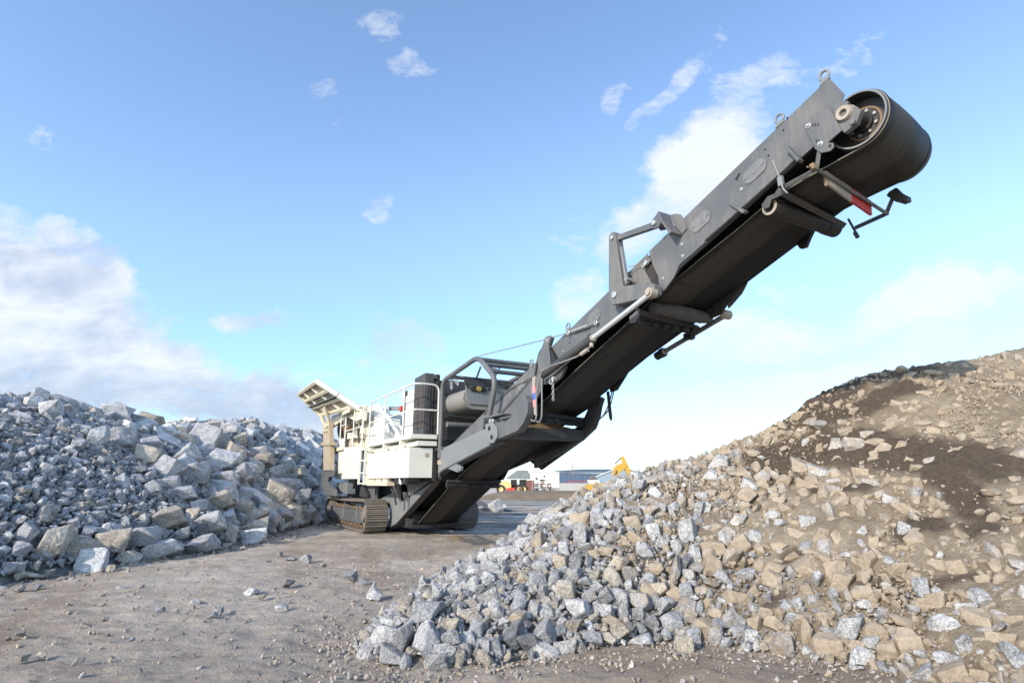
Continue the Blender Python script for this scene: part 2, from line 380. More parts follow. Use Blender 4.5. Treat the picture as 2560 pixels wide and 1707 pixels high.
rp.prism([(-6.85, 2.13), (-3.96, 2.09), (-4.2, 1.87), (-5.1, 1.86), (-5.3, 1.68), (-4.8, 1.5), (-3.8, 1.35), (-3.65, 1.13), (-5.28, 1.13), (-6.05, 1.26), (-6.63, 1.6)], -2.3, -2.2)
P(rp, 'rear_frame_plate', 'grey')
P(MB().prism([(-7.05, 4.30), (-5.65, 4.18), (-5.35, 3.5), (-5.03, 3.10), (-4.70, 2.12), (-6.05, 2.14), (-6.5, 3.2)], -2.36, -2.18).prism([(-6.75, 3.22), (-4.85, 3.12), (-4.9, 3.25), (-6.75, 3.34)], -2.42, -2.12), 'hopper_leg', 'leg_tan')
P(MB().cyl((-6.3, -2.42, 4.02), (-6.3, -2.1, 4.02), .12, 16).cyl((-5.75, -2.45, 4.0), (-5.75, -2.1, 4.0), .09, 16).tube([(-6.6, -2.4, 3.85), (-5.7, -2.4, 3.78)], .035), 'hinge_pin', 'cream_dirty')

# --- near side housings
P(MB().prism([(-5.2, 1.775), (-1.64, 1.765), (-1.42, 1.775), (-1.42, 2.95), (-4.15, 2.985), (-4.27, 3.38), (-5.15, 3.41)], -2., -1.95), 'side_panel', 'cream')
P(MB().box(-4.92, -3.32, -2.012, -2.002, 1.86, 2.645), 'panel_door', 'cream')
lad = P(MB().box(-1.40, -1.33, -2.06, -1.99, 1.56, 2.84).box(-.70, -.63, -2.06, -1.99, 1.55, 2.80), 'ladder', 'cream')
for z in (1.60, 1.96, 2.38, 2.76): P(MB().box(-1.328, -.702, -2.05, -2.0, z - .025, z + .025), 'rung', 'cream', lad)
P(MB().box(-1.41, -.5, -1.88, -1.84, 1.56, 2.84), 'ladder_back_panel', 'cream_dirty')
tk = P(MB().box(-.46, 3.87, -2., -1.29, 1.755, 2.59), 'fuel_tank_box', 'cream', bevel=.012)
P(MB().box(3.871, 3.876, -1.52, -1.40, 2.32, 2.44), 'data_plate', 'worn', tk, 0)
P(MB().box(-.60, 1.76, -1.95, -1.7, 1.53, 1.752), 'step_bracket', 'cream_dirty')
und = MB()
for x in (.35, 1.1, 2.0, 2.5, 3.3): und.box(x, x + .16, -1.95, -1.5, 1.66, 1.752)
und.box(.3, 3.4, -1.7, -1.6, 1.70, 1.752).box(2.2, 3.1, -1.8, -1.4, 1.58, 1.74).tube([(1.3, -1.7, 1.72), (1.45, -1.72, 1.45), (1.75, -1.7, 1.32), (1.7, -1.6, .95)], .03)
P(und, 'hose_manifold', 'grey_dark')
P(MB().tube([(1.6, -1.7, 1.72), (1.75, -1.72, 1.5), (1.85, -1.6, 1.2)], .025), 'hydraulic_hose', 'grey_dark', bevel=0)
P(MB().tube([(3.1, -1.99, 1.74), (3.15, -2.0, 1.62), (3.28, -2.0, 1.58), (3.2, -1.99, 1.68), (3.05, -1.97, 1.6)], .022), 'tied_strap', 'cream')
P(MB().tube([(1.72, -1.35, 1.3), (1.72, -1.35, .78)], .03).box(1.66, 1.78, -1.39, -1.31, 1.22, 1.34), 'grease_line', 'grey')
dk = P(MB().box(-.5, 3.96, -2., -1.2, 2.835, 2.96).box(-.5, 3.94, -1.8, -1.68, 2.64, 2.775).box(3.86, 3.945, -1.679, -1.2, 2.64, 2.775).box(-.5, -.4, -1.99, -1.2, 2.66, 2.83).box(1.2, 1.34, -1.99, -1.2, 2.68, 2.83)
       .box(2.9, 3.04, -1.99, -1.2, 2.68, 2.83), 'walkway_deck', 'cream')
def rail(name, runs, r=.026, m='cream', n=10, **kw):
    mb = MB()
    for pts, f in runs: mb.tube(pts, r, n, f)
    return P(mb, name, m, bevel=0, **kw)
rl = rail('railing', [([(-.62, -1.95, 2.96), (-.62, -1.95, 4.41), (4.02, -1.95, 4.40), (4.02, -1.22, 4.40), (4.02, -1.22, 2.97)], .22)])
P(MB().tube([(1.18, -1.95, 2.96), (1.18, -1.95, 4.38)], .026), 'rail_post', 'cream', rl, 0)
P(MB().tube([(3.08, -1.95, 2.96), (3.08, -1.95, 4.38)], .026), 'rail_post', 'cream', rl, 0)
P(MB().tube([(-.62, -1.95, 3.67), (4.0, -1.95, 3.65), (4.02, -1.23, 3.65)], .024, 10, .1), 'mid_rail', 'cream', rl, 0)
rl = rail('railing', [([(-5.14, -1.95, 3.4), (-5.18, -1.95, 4.77), (-4.44, -1.95, 4.78), (-4.29, -1.95, 4.43), (-4.27, -1.95, 2.98)], .18), ([(-4.29, -1.95, 4.43), (-1.57, -1.95, 4.41), (-1.54, -1.95, 2.85)], .18)], .028)
P(MB().tube([(-2.93, -1.95, 2.96), (-2.94, -1.95, 4.41)], .026), 'rail_post', 'cream', rl, 0)
P(MB().tube([(-4.24, -1.95, 3.66), (-1.56, -1.95, 3.64)], .024).tube([(-5.16, -1.95, 3.95), (-4.3, -1.95, 3.93)], .022), 'mid_rail', 'cream', rl, 0)
P(MB().tube([(3.02, -1.9, 2.96), (3.02, -1.9, 4.3)], .012).tube([(2.95, -1.92, 4.2), (3.22, -1.9, 4.2)], .012).box(3.1, 3.14, -1.93, -1.87, 4.14, 4.3), 'cable_post', 'grey_dark')

# --- engine end, behind the rail
fh = P(MB().prism([(2.4, 3.0), (3.34, 2.97), (3.36, 4.86), (2.42, 4.83)], -1.42, -1.12), 'filter_housing', 'grey_dark', bevel=.015)
P(MB().prism([(2.50, 3.22), (3.26, 3.2), (3.27, 4.50), (2.51, 4.49)], -1.432, -1.422), 'mesh_screen', 'mesh', fh, 0)
P(MB().box(3.345, 3.37, -1.36, -1.22, 3.1, 4.6), 'side_post', 'grey_dark', fh)
P(MB().box(2.4, 3.62, -1.1, .7, 2.9, 4.62).box(2.5, 2.75, -1.12, -.7, 4.62, 4.86).cyl((3.0, -.9, 4.62), (3.0, -.9, 4.9), .1), 'engine_bay', 'black')
P(MB().prism([(1.46, 3.0), (2.38, 3.0), (2.38, 4.50), (1.44, 4.47)], -1.4, .7), 'engine_housing', 'cream')
P(MB().box(.1, 1.45, -1.25, .6, 2.98, 3.5), 'engine_housing', 'cream')
P(MB().box(-.3, 3.9, -1.27, .8, 1.66, 2.83), 'inner_bulkhead', 'black')
P(MB().tube([(-.05, -1.5, 3.9), (1.45, -1.5, 3.05)], .075, 4).tube([(-2.3, -1.2, 4.6), (-1.2, -1.2, 3.95), (-.4, -1.3, 3.3)], .05), 'diagonal_brace', 'cream')
P(MB().cyl((-2.0, -.95, 3.62), (-1.2, -.95, 3.62), .3, 18).cyl((-2.1, -.95, 3.62), (-2.0, -.95, 3.62), .22, 18).box(-1.9, -1.3, -1.2, -.7, 3.2, 3.4), 'electric_motor', 'blue_motor')
P(MB().prism([(-4.6, 4.62), (-1.2, 4.26), (.8, 4.22), (.8, 4.40), (-1.2, 4.42), (-4.6, 4.80)], -.65, -.55).box(-1.0, .6, -.6, -.5, 3.95, 4.05).box(-.8, -.65, -.62, -.5, 4.05, 4.3).box(.35, .5, -.62, -.5, 4.05, 4.3), 'feeder_rail', 'grey_light')
P(MB().prism([(-3.5, 3.1), (-.8, 3.1), (-.78, 3.5), (-.95, 3.9), (-2.1, 4.06), (-2.5, 4.58), (-3.5, 4.55)], -1.38, -.75), 'control_cabinet', 'cream')
P(MB().box(-2.45, -1.25, -1.394, -1.382, 3.2, 3.85), 'cabinet_door', 'cream')
P(MB().box(1.48, 1.6, -1.46, -1.41, 3.9, 4.15).cyl((1.2, -1.46, 4.0), (1.2, -1.3, 4.0), .1, 16), 'warning_lamp', 'red')

# --- jaw, flywheel and hopper
P(MB().prism([(-6.6, 2.9), (-2.6, 2.9), (-2.6, 3.95), (-3.4, 4.35), (-6.6, 4.5)], -1.45, .9), 'jaw_crusher_body', 'cream_dirty')
P(MB().prism([(-7.6, 4.62), (-2.1, 4.44), (-2.1, 3.95), (-2.9, 3.95), (-4.3, 4.25), (-7.4, 4.05)], -1.9, -1.8).box(-3.3, -2.0, -1.78, -1.7, 3.9, 4.5), 'hopper_wall', 'cream_dirty')
P(MB().prism([(-7.0, 2.9), (-4.0, 2.9), (-4.0, 3.02), (-7.0, 3.1)], -2.1, -1.46).prism([(-5.0, 3.45), (-3.0, 3.3), (-3.0, 3.5), (-5.0, 3.68)], -1.65, -1.46), 'support_beam', 'cream_dirty')
fg = MB()
for k in range(15):
    a0, a1 = R(100 + k * 11), R(100 + (k + 1) * 11 - .5); c = (-5.45, 4.15)
    fg.prism([(c[0] + .75 * math.cos(a0), c[1] + .62 * math.sin(a0)), (c[0] + .75 * math.cos(a1), c[1] + .62 * math.sin(a1)), (c[0] + .9 * math.cos(a1), c[1] + .72 * math.sin(a1)), (c[0] + .9 * math.cos(a0), c[1] + .72 * math.sin(a0))], -1.85, -1.5)
P(fg, 'flywheel_guard', 'grey', bevel=0)
P(MB().cyl((-5.45, -1.7, 4.1), (-5.45, -1.5, 4.1), .55, 28).cyl((-5.45, -1.78, 4.1), (-5.45, -1.7, 4.1), .15, 16), 'flywheel', 'rust')
mo = MB().cyl((-4.55, -1.95, 4.2), (-4.55, -1.5, 4.2), .26, 20)
for k in range(7): mo.box(-4.95 + k * .12, -4.9 + k * .12, -1.72, -1.62, 4.0, 4.42)
P(mo, 'hydraulic_motor', 'grey')
P(MB().prism([(-4.9, 3.4), (-3.6, 3.36), (-3.6, 3.58), (-4.9, 3.66)], -1.72, -1.6).cyl((-4.5, -1.74, 3.5), (-4.5, -1.6, 3.5), .06).cyl((-4.1, -1.74, 3.5), (-4.1, -1.6, 3.5), .06), 'pivot_plate', 'cream')
P(MB().tube([(-3.4, -1.7, 4.3), (-3.3, -1.72, 3.8), (-3.1, -1.7, 3.3)], .03).tube([(-2.95, -1.7, 3.9), (-2.9, -1.75, 3.5), (-2.9, -1.72, 3.1)], .035).tube([(-5.9, -2.25, 3.1), (-5.85, -2.3, 2.8), (-5.7, -2.3, 2.75), (-5.6, -2.25, 3.0)], .02), 'hydraulic_hose', 'grey_dark')
# raised wing of the hopper: plate, stiffening ribs on its outside
D, A, B, C = (Vector(p) for p in ((-2.3, -1.8, 4.43), (-3.6, -3.33, 5.63), (-8.0, -3.35, 5.65), (-7.5, -2.3, 4.57)))
nrm = (A - D).cross(C - D).normalized()
if nrm.z > 0: nrm = -nrm
def W(a, b, k=0.): return ((D * (1 - a) + A * a) * (1 - b) + (C * (1 - a) + B * a) * b) + nrm * k
def slab(mb, a0, a1, b0, b1, k0, k1):
    v = [W(a, b, k) for k in (k0, k1) for a, b in ((a0, b0), (a1, b0), (a1, b1), (a0, b1))]
    return mb.add(v, [(0, 1, 2, 3), (7, 6, 5, 4), (0, 4, 5, 1), (1, 5, 6, 2), (2, 6, 7, 3), (3, 7, 4, 0)])
wing = P(slab(MB(), 0, 1, 0, 1, 0, .03), 'hopper_wing', 'wing_rusty')
P(slab(MB(), 0, .49, 0, .05, .032, .20), 'edge_flange', 'cream', wing); P(slab(MB(), .51, 1, 0, .05, .032, .20), 'edge_flange', 'cream', wing)
P(slab(MB(), 0, 1, .96, 1, .032, .13), 'edge_flange', 'cream_dirty', wing)
for a in (.10, .40, .68, .97):
    P(slab(MB(), a - .035, a + .035, .051, .959, .032, .17), 'rib', 'cream_dirty', wing)
P(slab(MB(), .492, .508, 0, 1, .032, .22), 'joint_strip', 'grey', wing)
for a in (.25, .58, .84):
    for b in (.35, .72):
        v = [W(a - .1, b, .032), W(a + .1, b, .032), W(a + .06, b, .15), W(a - .1, b, .17)]; w = [W(a - .1, b + .012, .032), W(a + .1, b + .012, .032), W(a + .06, b + .012, .15), W(a - .1, b + .012, .17)]
        P(MB().add(v + w, [(0, 1, 2, 3), (7, 6, 5, 4), (0, 4, 5, 1), (1, 5, 6, 2), (2, 6, 7, 3), (3, 7, 4, 0)]), 'gusset', 'cream', wing, bevel=0)
P(MB().prism([(-4.3, 4.3), (-3.0, 4.3), (-3.1, 4.6), (-4.0, 4.75)], -2.15, -2.1), 'wing_hinge_plate', 'cream_dirty')
P(MB().tube([(-5.9, -2.25, 4.1), (-5.6, -2.6, 4.75)], .07), 'wing_ram', 'cream_dirty')
P(MB().tube([(-6.9, -2.3, 4.2), (-6.9, -2.5, 4.6)], .09), 'wing_ram', 'cream_dirty')

# --- lower conveyor frame
def frame_side(v0, v1, m='grey'):
    mb = MB()
    mb.prism([(-.28, .15), (.42, .33), (.77, .45), (.77, 1.0), (.56, 1.06), (.51, 1.5), (.60, 1.66), (-.05, 1.7), (-.22, 1.28), (-1.5, 1.06), (-.85, .95), (-.28, .80)], v0, v1)
    mb.prism([(.7702, .45), (3.46, 1.59), (3.80, 1.79), (4.3, 1.97), (7.7, 2.57), (7.35, 2.94), (4.0, 2.53), (3.98, 1.72), (3.4, 1.70), (.601, 1.66), (1.25, 1.56), (1.45, 1.38), (1.02, 1.05), (.7702, 1.0)], v0, v1)
    return mb
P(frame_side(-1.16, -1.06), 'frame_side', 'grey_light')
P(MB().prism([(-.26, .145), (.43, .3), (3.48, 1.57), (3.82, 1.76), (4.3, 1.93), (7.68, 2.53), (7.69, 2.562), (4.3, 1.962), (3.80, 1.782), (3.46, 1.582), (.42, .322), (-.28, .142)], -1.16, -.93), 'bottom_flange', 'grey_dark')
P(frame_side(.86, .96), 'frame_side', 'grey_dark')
P(MB().prism([(5.55, 2.18), (5.78, 2.09), (6.12, 1.95), (8.11, 2.64), (7.7, 2.72), (5.6, 2.3)], .962, 1.0), 'wing_plate', 'black')
P(MB().prism([(4.88, 1.99), (5.42, 2.10), (5.75, 2.02), (5.72, 1.93), (5.52, 1.88)], -1.24, -1.162).cyl((5.56, -1.26, 1.98), (5.56, -1.241, 1.98), .05, 14), 'tow_eye', 'grey_light')
P(MB().box(3.95, 4.26, -1.172, -1.162, 2.12, 2.24), 'notice_plate', 'worn', bevel=0)
# curled arms that carry the boom hinge
def curl(v0, v1):
    return MB().prism([(7.40, 2.56), (7.86, 2.60), (8.68, 2.71), (8.95, 2.88), (9.10, 3.06), (9.13, 3.28), (8.92, 3.46), (8.74, 3.28), (8.42, 3.06), (8.12, 2.955), (7.95, 3.0), (7.75, 2.975), (7.36, 2.95)], v0, v1)
P(curl(-1.22, -1.02), 'curled_arm', 'grey', bevel=.015)
P(MB().prism([(5.9, 2.0), (7.4, 2.40), (8.1, 2.62), (8.6, 2.86), (8.78, 3.12), (8.86, 3.35), (8.97, 3.52), (8.88, 3.58), (8.5, 3.5), (8.45, 3.36), (8.2, 3.08), (7.9, 2.93), (7.4, 2.86), (5.9, 2.5)], .86, .985), 'curled_arm', 'grey_dark', bevel=.015)
hp = P(MB().prism([(7.18, 2.98), (7.55, 3.0), (7.78, 2.86), (7.80, 2.62), (7.62, 2.50), (7.25, 2.53)], -1.27, -1.222), 'hinge_plate', 'grey_light', bevel=.015)
for q in ((7.42, 2.86), (7.55, 2.65)): P(MB().cyl((q[0], -1.285, q[1]), (q[0], -1.271, q[1]), .055, 16), 'pin_hole', 'black', hp, 0)
for q in ((7.42, 3.03), (7.57, 3.025)): P(MB().cyl((q[0], -1.27, q[1]), (q[0], -1.23, q[1]), .045, 12), 'bolt', 'bolt', hp)
P(MB().prism([(6.88, 2.89), (6.96, 3.16), (7.40, 3.13), (7.48, 2.95)], -1.2, -1.05).box(6.98, 8.0, -1.24, -1.0, 3.125, 3.165), 'cage_foot', 'grey')
P(MB().prism([(6.96, 2.9), (7.01, 3.1), (7.33, 3.08), (7.36, 2.93)], -1.208, -1.201), 'foot_opening', 'black', bevel=0)
cb_ = P(MB().prism([(7.75, 2.60), (8.25, 2.62), (8.28, 2.84), (7.75, 2.84)], -1.019, .859), 'cross_beam', 'grey_dark')
ps = []
for x in np.linspace(-.85, .75, 34): ps.append((x, 2.86 + .14 * math.exp(-((x + .1) / .42) ** 2) + .05 * mnoise.noise((x * 6, 3, 1)) + .02 * mnoise.noise((x * 17, 5, 2))))
P(MB().prism(ps + [(.78, 2.842), (-.88, 2.842)], 7.85, 8.2, 0), 'spilled_grit', 'rust', cb_, .03)
def idlers(u, z, n, v0, v1, uu=None):
    uu = u if uu is None else uu
    b = P(MB().tube([(u, v0, z + .12), (uu, v1, z + .12)], .05, 4).tube([(u - .1, v0, z + .06), (uu - .1, v1, z + .06)], .03, 4), 'idler_frame', 'grey_dark', bevel=0)
    for k in range(n):
        a = (k + .15) / n; c = (k + .85) / n
        q = lambda t: (u + (uu - u) * t, v0 + (v1 - v0) * t, z)
        P(MB().cyl(q(a), q(c), .065, 16).cyl(q(a - .04), q(a), .05, 12), 'idler_roller', 'black', b, 0)
idlers(8.85, 2.97, 5, -1.0, .84, 8.3)
idlers(4.3, 1.53, 5, -1.0, .84, 4.0)
P(MB().cyl((.95, -.85, .52), (.95, .75, .52), .26, 28).box(.3, 1.2, -.92, .82, .2, .27), 'tail_drum', 'black')
P(MB().box(1.05, 1.1, -1.05, .85, .26, .52).prism([(1.0, .3), (1.2, .36), (1.2, .6), (1.0, .6)], .45, .6), 'tail_guard', 'grey_dark')
P(MB().prism([(-.2, .9), (3.3, 1.9), (7.4, 2.75), (7.4, 2.8), (3.3, 1.95), (-.2, .95)], -1.04, .84), 'trough_floor', 'black', bevel=0)

# --- protective cage and magnet over the conveyor start
cg = P(MB().tube([(4.07, -1.15, 2.30), (4.11, -1.15, 4.50), (6.50, -1.15, 4.78), (7.52, -1.15, 4.03), (7.16, -1.15, 3.16)], .068, 14, .32), 'safety_cage', 'grey', bevel=0)
P(MB().tube([(4.07, .80, 2.6), (4.11, .80, 4.50), (6.50, .80, 4.78), (7.52, .80, 4.03), (7.16, .80, 3.16)], .068, 14, .32), 'cage_hoop', 'grey', cg, 0)
for x, z in ((6.55, 4.70), (6.85, 4.52), (7.12, 4.30), (4.75, 4.53), (4.45, 3.22)):
    P(MB().tube([(x, -1.12, z), (x, .8, z)], .058 if z > 3.5 else .075, 12), 'cage_bar', 'grey', cg, 0)
P(MB().prism([(6.62, 4.52), (7.25, 4.36), (7.12, 4.33), (6.98, 4.15), (6.9, 4.2)], -1.0, -.97), 'corner_gusset', 'grey', cg)
P(MB().box(4.02, 4.12, -1.22, -1.08, 2.5, 2.56).cyl((3.9, -1.22, 2.55), (3.9, -1.1, 2.55), .04).cyl((4.3, -1.22, 2.57), (4.3, -1.1, 2.57), .04), 'cage_clamp', 'grey', cg)
mg = MB(); pr_ = []
for k in range(13):
    a = R(90 + 15 * k); pr_.append((-.72 + .33 * math.cos(a), 3.87 + .30 * math.sin(a)))
mg.prism(pr_ + [(.8, 3.57), (.8, 4.17)], 4.0, 5.38, 0)
mag = P(mg, 'overband_magnet', 'mag', bevel=0)
P(MB().prism([(-1.0, 4.21), (-.97, 3.83), (-.87, 3.70), (.8, 3.70), (.8, 4.21)], 5.382, 5.42, 0), 'end_plate', 'grey_light', mag)
P(MB().prism([(-1.07, 4.41), (.7, 4.36), (.7, 4.20), (-1.05, 4.22)], 5.425, 5.45, 0).prism([(-1.07, 4.42), (.7, 4.37), (.7, 4.39), (-1.07, 4.44)], 5.1, 5.46, 0), 'hanger_plate', 'grey_dark', mag)
P(MB().cyl((5.425, -.62, 4.13), (5.50, -.62, 4.13), .075, 14), 'shaft_cap', 'brass', mag)
P(MB().box(5.422, 5.47, -.85, -.4, 4.06, 4.18).cyl((5.42, -.95, 4.17), (5.48, -.95, 4.17), .03).cyl((5.42, -.3, 4.15), (5.48, -.3, 4.15), .03), 'bearing_slot', 'black', mag)
P(MB().tube([(5.62, -.65, 4.72), (5.3, -.62, 4.46)], .035, 4).tube([(5.9, -.2, 4.7), (5.5, -.2, 4.4)], .03, 4), 'hanger_strut', 'grey', mag)
P(MB().prism([(-1.03, 4.1), (-1.02, 3.70), (-.82, 3.52), (.2, 3.47), (.2, 4.1)], 3.86, 3.90, 0), 'chute_lip', 'grey_light')
P(MB().box(3.63, 3.85, -1.0, .8, 2.7, 4.6), 'rear_guard', 'grey_dark')
for (a, b) in (((4.52, 4.62), (4.55, 4.22)), ((4.6, 4.62), (5.02, 4.28))):
    ch = MB(); n = 8
    for k in range(n):
        t = (k + .5) / n; c = (a[0] + (b[0] - a[0]) * t, -1.05, a[1] + (b[1] - a[1]) * t)
        if k % 2: ch.ring(c, .042, .011, 1, 12, 6, .6)
        else: ch.ring(c, .042, .011, 0, 12, 6)
    P(ch, 'chain', 'bolt', bevel=0)
P(MB().tube([(6.45, -1.08, 4.82), (9.44, -.93, 4.62), (10.30, -.93, 4.57), (11.25, -.93, 4.55)], .012, 6), 'steel_rope', 'rope', bevel=0)
P(MB().tube([(10.42, -.94, 4.568), (10.95, -.94, 4.555)], .028, 8).ring((10.28, -.94, 4.57), .04, .012, 1).ring((11.2, -.94, 4.55), .035, .012, 1), 'turnbuckle', 'bolt', bevel=0)

# --- boom
vp, vq = -.87, -.85
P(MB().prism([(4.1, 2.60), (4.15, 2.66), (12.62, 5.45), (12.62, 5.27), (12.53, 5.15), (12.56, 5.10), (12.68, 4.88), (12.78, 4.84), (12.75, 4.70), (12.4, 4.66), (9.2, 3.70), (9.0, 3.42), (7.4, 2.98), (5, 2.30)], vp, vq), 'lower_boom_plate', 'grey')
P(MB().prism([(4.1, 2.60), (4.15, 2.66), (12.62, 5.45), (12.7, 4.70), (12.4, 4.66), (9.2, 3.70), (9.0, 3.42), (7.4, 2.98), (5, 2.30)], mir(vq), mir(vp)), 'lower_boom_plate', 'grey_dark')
P(MB().prism([(6.3, 3.36), (7.67, 3.80), (8.82, 3.92), (8.86, 3.87), (7.22, 3.20), (7.16, 3.24), (8.6, 3.84), (7.7, 3.75), (6.34, 3.30)], -.885, -.871), 'plate_seam', 'grey_dark', bevel=0)
P(MB().prism([(7.25, 3.17), (8.84, 3.86), (9.25, 3.92), (9.2, 3.6), (9.0, 3.42), (8.3, 3.22), (7.5, 2.99)], -.90, -.886), 'skirt_plate', 'grey')
ub = [(12.66, 5.47), (16.05, 6.56), (16.20, 6.22), (16.02, 5.95), (15.72, 5.76), (13.32, 4.99), (13.28, 4.93), (13.18, 4.82), (12.93, 4.66), (12.86, 4.63), (12.84, 4.96), (12.73, 5.19)]
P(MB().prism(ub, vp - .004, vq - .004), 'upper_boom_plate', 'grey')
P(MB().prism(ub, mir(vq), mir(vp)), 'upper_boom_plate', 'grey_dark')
P(MB().prism([(12.94, 4.685), (13.30, 4.955), (15.70, 5.775), (15.70, 5.80), (13.28, 4.98)], -.849, -.80), 'lower_lip', 'grey_dark')
P(MB().prism([(12.94, 4.90), (15.70, 5.80), (15.70, 5.83), (12.96, 4.93)], mir(-.80), mir(-.849)), 'lower_lip', 'grey_dark')
P(MB().prism([(13.9, 5.17), (14.43, 5.52), (15.32, 5.82), (15.56, 5.72), (15.3, 5.62), (14.3, 5.29)], -.925, -.875).prism([(14.41, 5.56), (14.46, 5.54), (14.72, 5.3), (14.66, 5.28)], -.97, -.893).prism([(15.42, 5.9), (15.46, 5.9), (15.60, 5.62), (15.56, 5.6)], -1.0, -.893), 'skirt_plate', 'grey')
P(MB().prism([(12.3, 4.80), (12.3, 5.30), (13.0, 5.52), (13.0, 4.85)], -.846, -.2), 'hinge_core', 'black', bevel=0)
P(MB().prism([(12.9, 5.0), (16.0, 6.0), (16.0, 6.04), (12.9, 5.04)], -.845, mir(-.845)), 'inner_deck', 'black', bevel=0)
P(MB().prism([(4.5, 2.45), (12.7, 4.98), (12.7, 5.02), (4.5, 2.49)], -.845, mir(-.845)), 'inner_deck', 'black', bevel=0)
def cover(c, ax, w=.115, l=.16):
    d = Vector((.953, 0, .302)); n = Vector((-.302, 0, .953)); pts = []
    for k in range(24):
        t = 2 * math.pi * k / 24; a, b = math.cos(t) * w, math.sin(t) * w; a += (l if a > 0 else -l) * .55
        p = d * a + n * b; pts.append((c[0] + p.x, c[1] + p.z))
    o = P(MB().prism(pts, ax - .012, ax - .001), 'inspection_cover', 'cover_grey', bevel=.003)
    P(MB().cyl((c[0], ax - .018, c[1]), (c[0], ax - .0125, c[1]), .035, 14), 'cover_boss', 'cover_grey', o, 0)
    for s in (-1, 1):
        q = (c[0] + d.x * .15 * s, c[1] + d.z * .15 * s); P(MB().prism([(q[0] - .035, q[1] - .018), (q[0] - .03, q[1] - .025), (q[0] + .035, q[1] + .006), (q[0] + .03, q[1] + .012)], ax - .0135, ax - .0121), 'cover_slot', 'black', o, 0)
cover((14.86, 5.86), -.876); cover((13.84, 5.53), -.876); cover((11.06, 4.70), -.871); cover((8.25, 3.78), -.871, .1, .12)
for q in ((15.32, 6.43), (15.99, 6.64), (10.17, 4.74), (8.69, 4.25)):
    P(MB().ring((q[0], -.86, q[1]), .062, .017, 1, 20, 8).prism([(q[0] - .07, q[1] - .12), (q[0] + .07, q[1] - .08), (q[0] + .05, q[1] - .04), (q[0] - .05, q[1] - .05)], -.878, -.845), 'lifting_eye', 'grey_light', bevel=0)
def bolt(q, v, r=.028, m='bolt'):
    P(MB().cyl((q[0], v, q[1]), (q[0], v - .008, q[1]), r, 16).cyl((q[0], v - .008, q[1]), (q[0], v - .025, q[1]), r * .55, 6), 'bolt', m, bevel=.002)
for q in ((13.42, 5.31), (13.42, 5.11), (14.62, 5.70), (12.96, 4.88)): bolt(q, -.876)
for q in ((12.15, 5.22), (9.02, 4.16), (7.72, 3.6), (11.66, 4.93), (10.0, 4.25), (8.1, 3.62)): bolt(q, -.872, .022)
hl = MB()
for q in ((15.36, 6.22), (15.44, 6.36), (15.06, 6.10), (15.10, 5.98), (14.38, 5.45), (14.41, 5.42), (10.22, 4.38), (12.05, 4.93), (11.95, 4.66)): hl.cyl((q[0], -.873, q[1]), (q[0], -.878, q[1]), .016, 10)
hl.prism([(14.52, 5.90), (14.60, 5.97), (14.63, 5.95), (14.56, 5.87)], -.878, -.875)
P(hl, 'bolt_hole', 'black', bevel=0)
P(MB().prism([(9.44, 4.65), (9.58, 4.67), (9.68, 4.60), (9.58, 4.45), (9.64, 4.02), (9.20, 3.93), (9.10, 4.25), (9.20, 4.33)], -.97, -.872), 'hinge_bracket', 'grey')
P(MB().prism([(9.581, 4.42), (9.86, 4.06), (9.641, 4.02)], -.96, -.875), 'hinge_wedge', 'black')
bolt((9.53, 4.57), -.971, .04)
P(MB().tube([(9.36, -.92, 4.48), (9.2, -.92, 4.44), (9.05, -.9, 4.32), (8.98, -.9, 4.15), (8.90, -.9, 3.92)], .022, 8, .1), 'hydraulic_hose', 'grey_dark', bevel=0)
# folding linkage
bc = P(MB().prism([(11.88, 6.0), (11.93, 6.05), (12.0, 6.06), (12.06, 6.0), (12.20, 4.94), (12.86, 4.81), (12.97, 4.72), (12.97, 4.58), (12.86, 4.56), (12.02, 4.66), (11.88, 4.69), (11.80, 4.80)], -1.10, -.93), 'bell_crank', 'grey', bevel=.015)
for q, r in (((11.985, 5.94), .04), ((11.98, 4.85), .06)): P(MB().cyl((q[0], -1.13, q[1]), (q[0], -1.10, q[1]), r, 18), 'pin', 'bolt', bc)
P(MB().prism([(12.16, 5.7), (12.19, 5.7), (12.30, 4.98), (12.26, 4.96)], -1.09, -1.02).box(12.24, 12.32, -1.1, -.95, 5.02, 5.08), 'stop_bar', 'grey_light', bc)
lb = P(MB().prism([(12.03, 5.98), (13.02, 5.835), (13.04, 5.72), (12.06, 5.87)], -1.06, -.97), 'link_bar', 'grey', bevel=.012)
bk = P(MB().prism([(12.99, 5.77), (13.04, 5.86), (13.17, 5.93), (13.25, 5.74), (13.14, 5.66), (13.03, 5.69)], -1.10, -1.07).prism([(12.99, 5.77), (13.04, 5.86), (13.17, 5.93), (13.25, 5.74), (13.14, 5.66), (13.03, 5.69)], -.95, -.92).prism([(13.165, 5.93), (13.20, 5.93), (13.27, 5.73), (13.45, 5.46), (13.40, 5.44), (13.24, 5.71)], -1.12, -.879)
       .prism([(13.21, 5.91), (13.38, 5.86), (13.47, 5.80), (13.57, 5.52), (13.455, 5.465), (13.28, 5.73)], -.90, -.879), 'link_bracket', 'grey', bevel=.01)
P(MB().cyl((13.08, -1.14, 5.77), (13.08, -.93, 5.77), .042, 16), 'pin', 'bolt', bk)
P(MB().cyl((12.62, -.93, 5.27), (12.62, -.88, 5.27), .042, 14).ring((12.55, -.92, 5.24), .03, .01, 1), 'boom_pin', 'bolt', bevel=0)
P(MB().prism([(12.50, 5.33), (12.58, 5.37), (12.70, 5.345), (12.71, 5.27), (12.62, 5.24), (12.54, 5.20)], -.90, -.876), 'hinge_ear', 'grey')
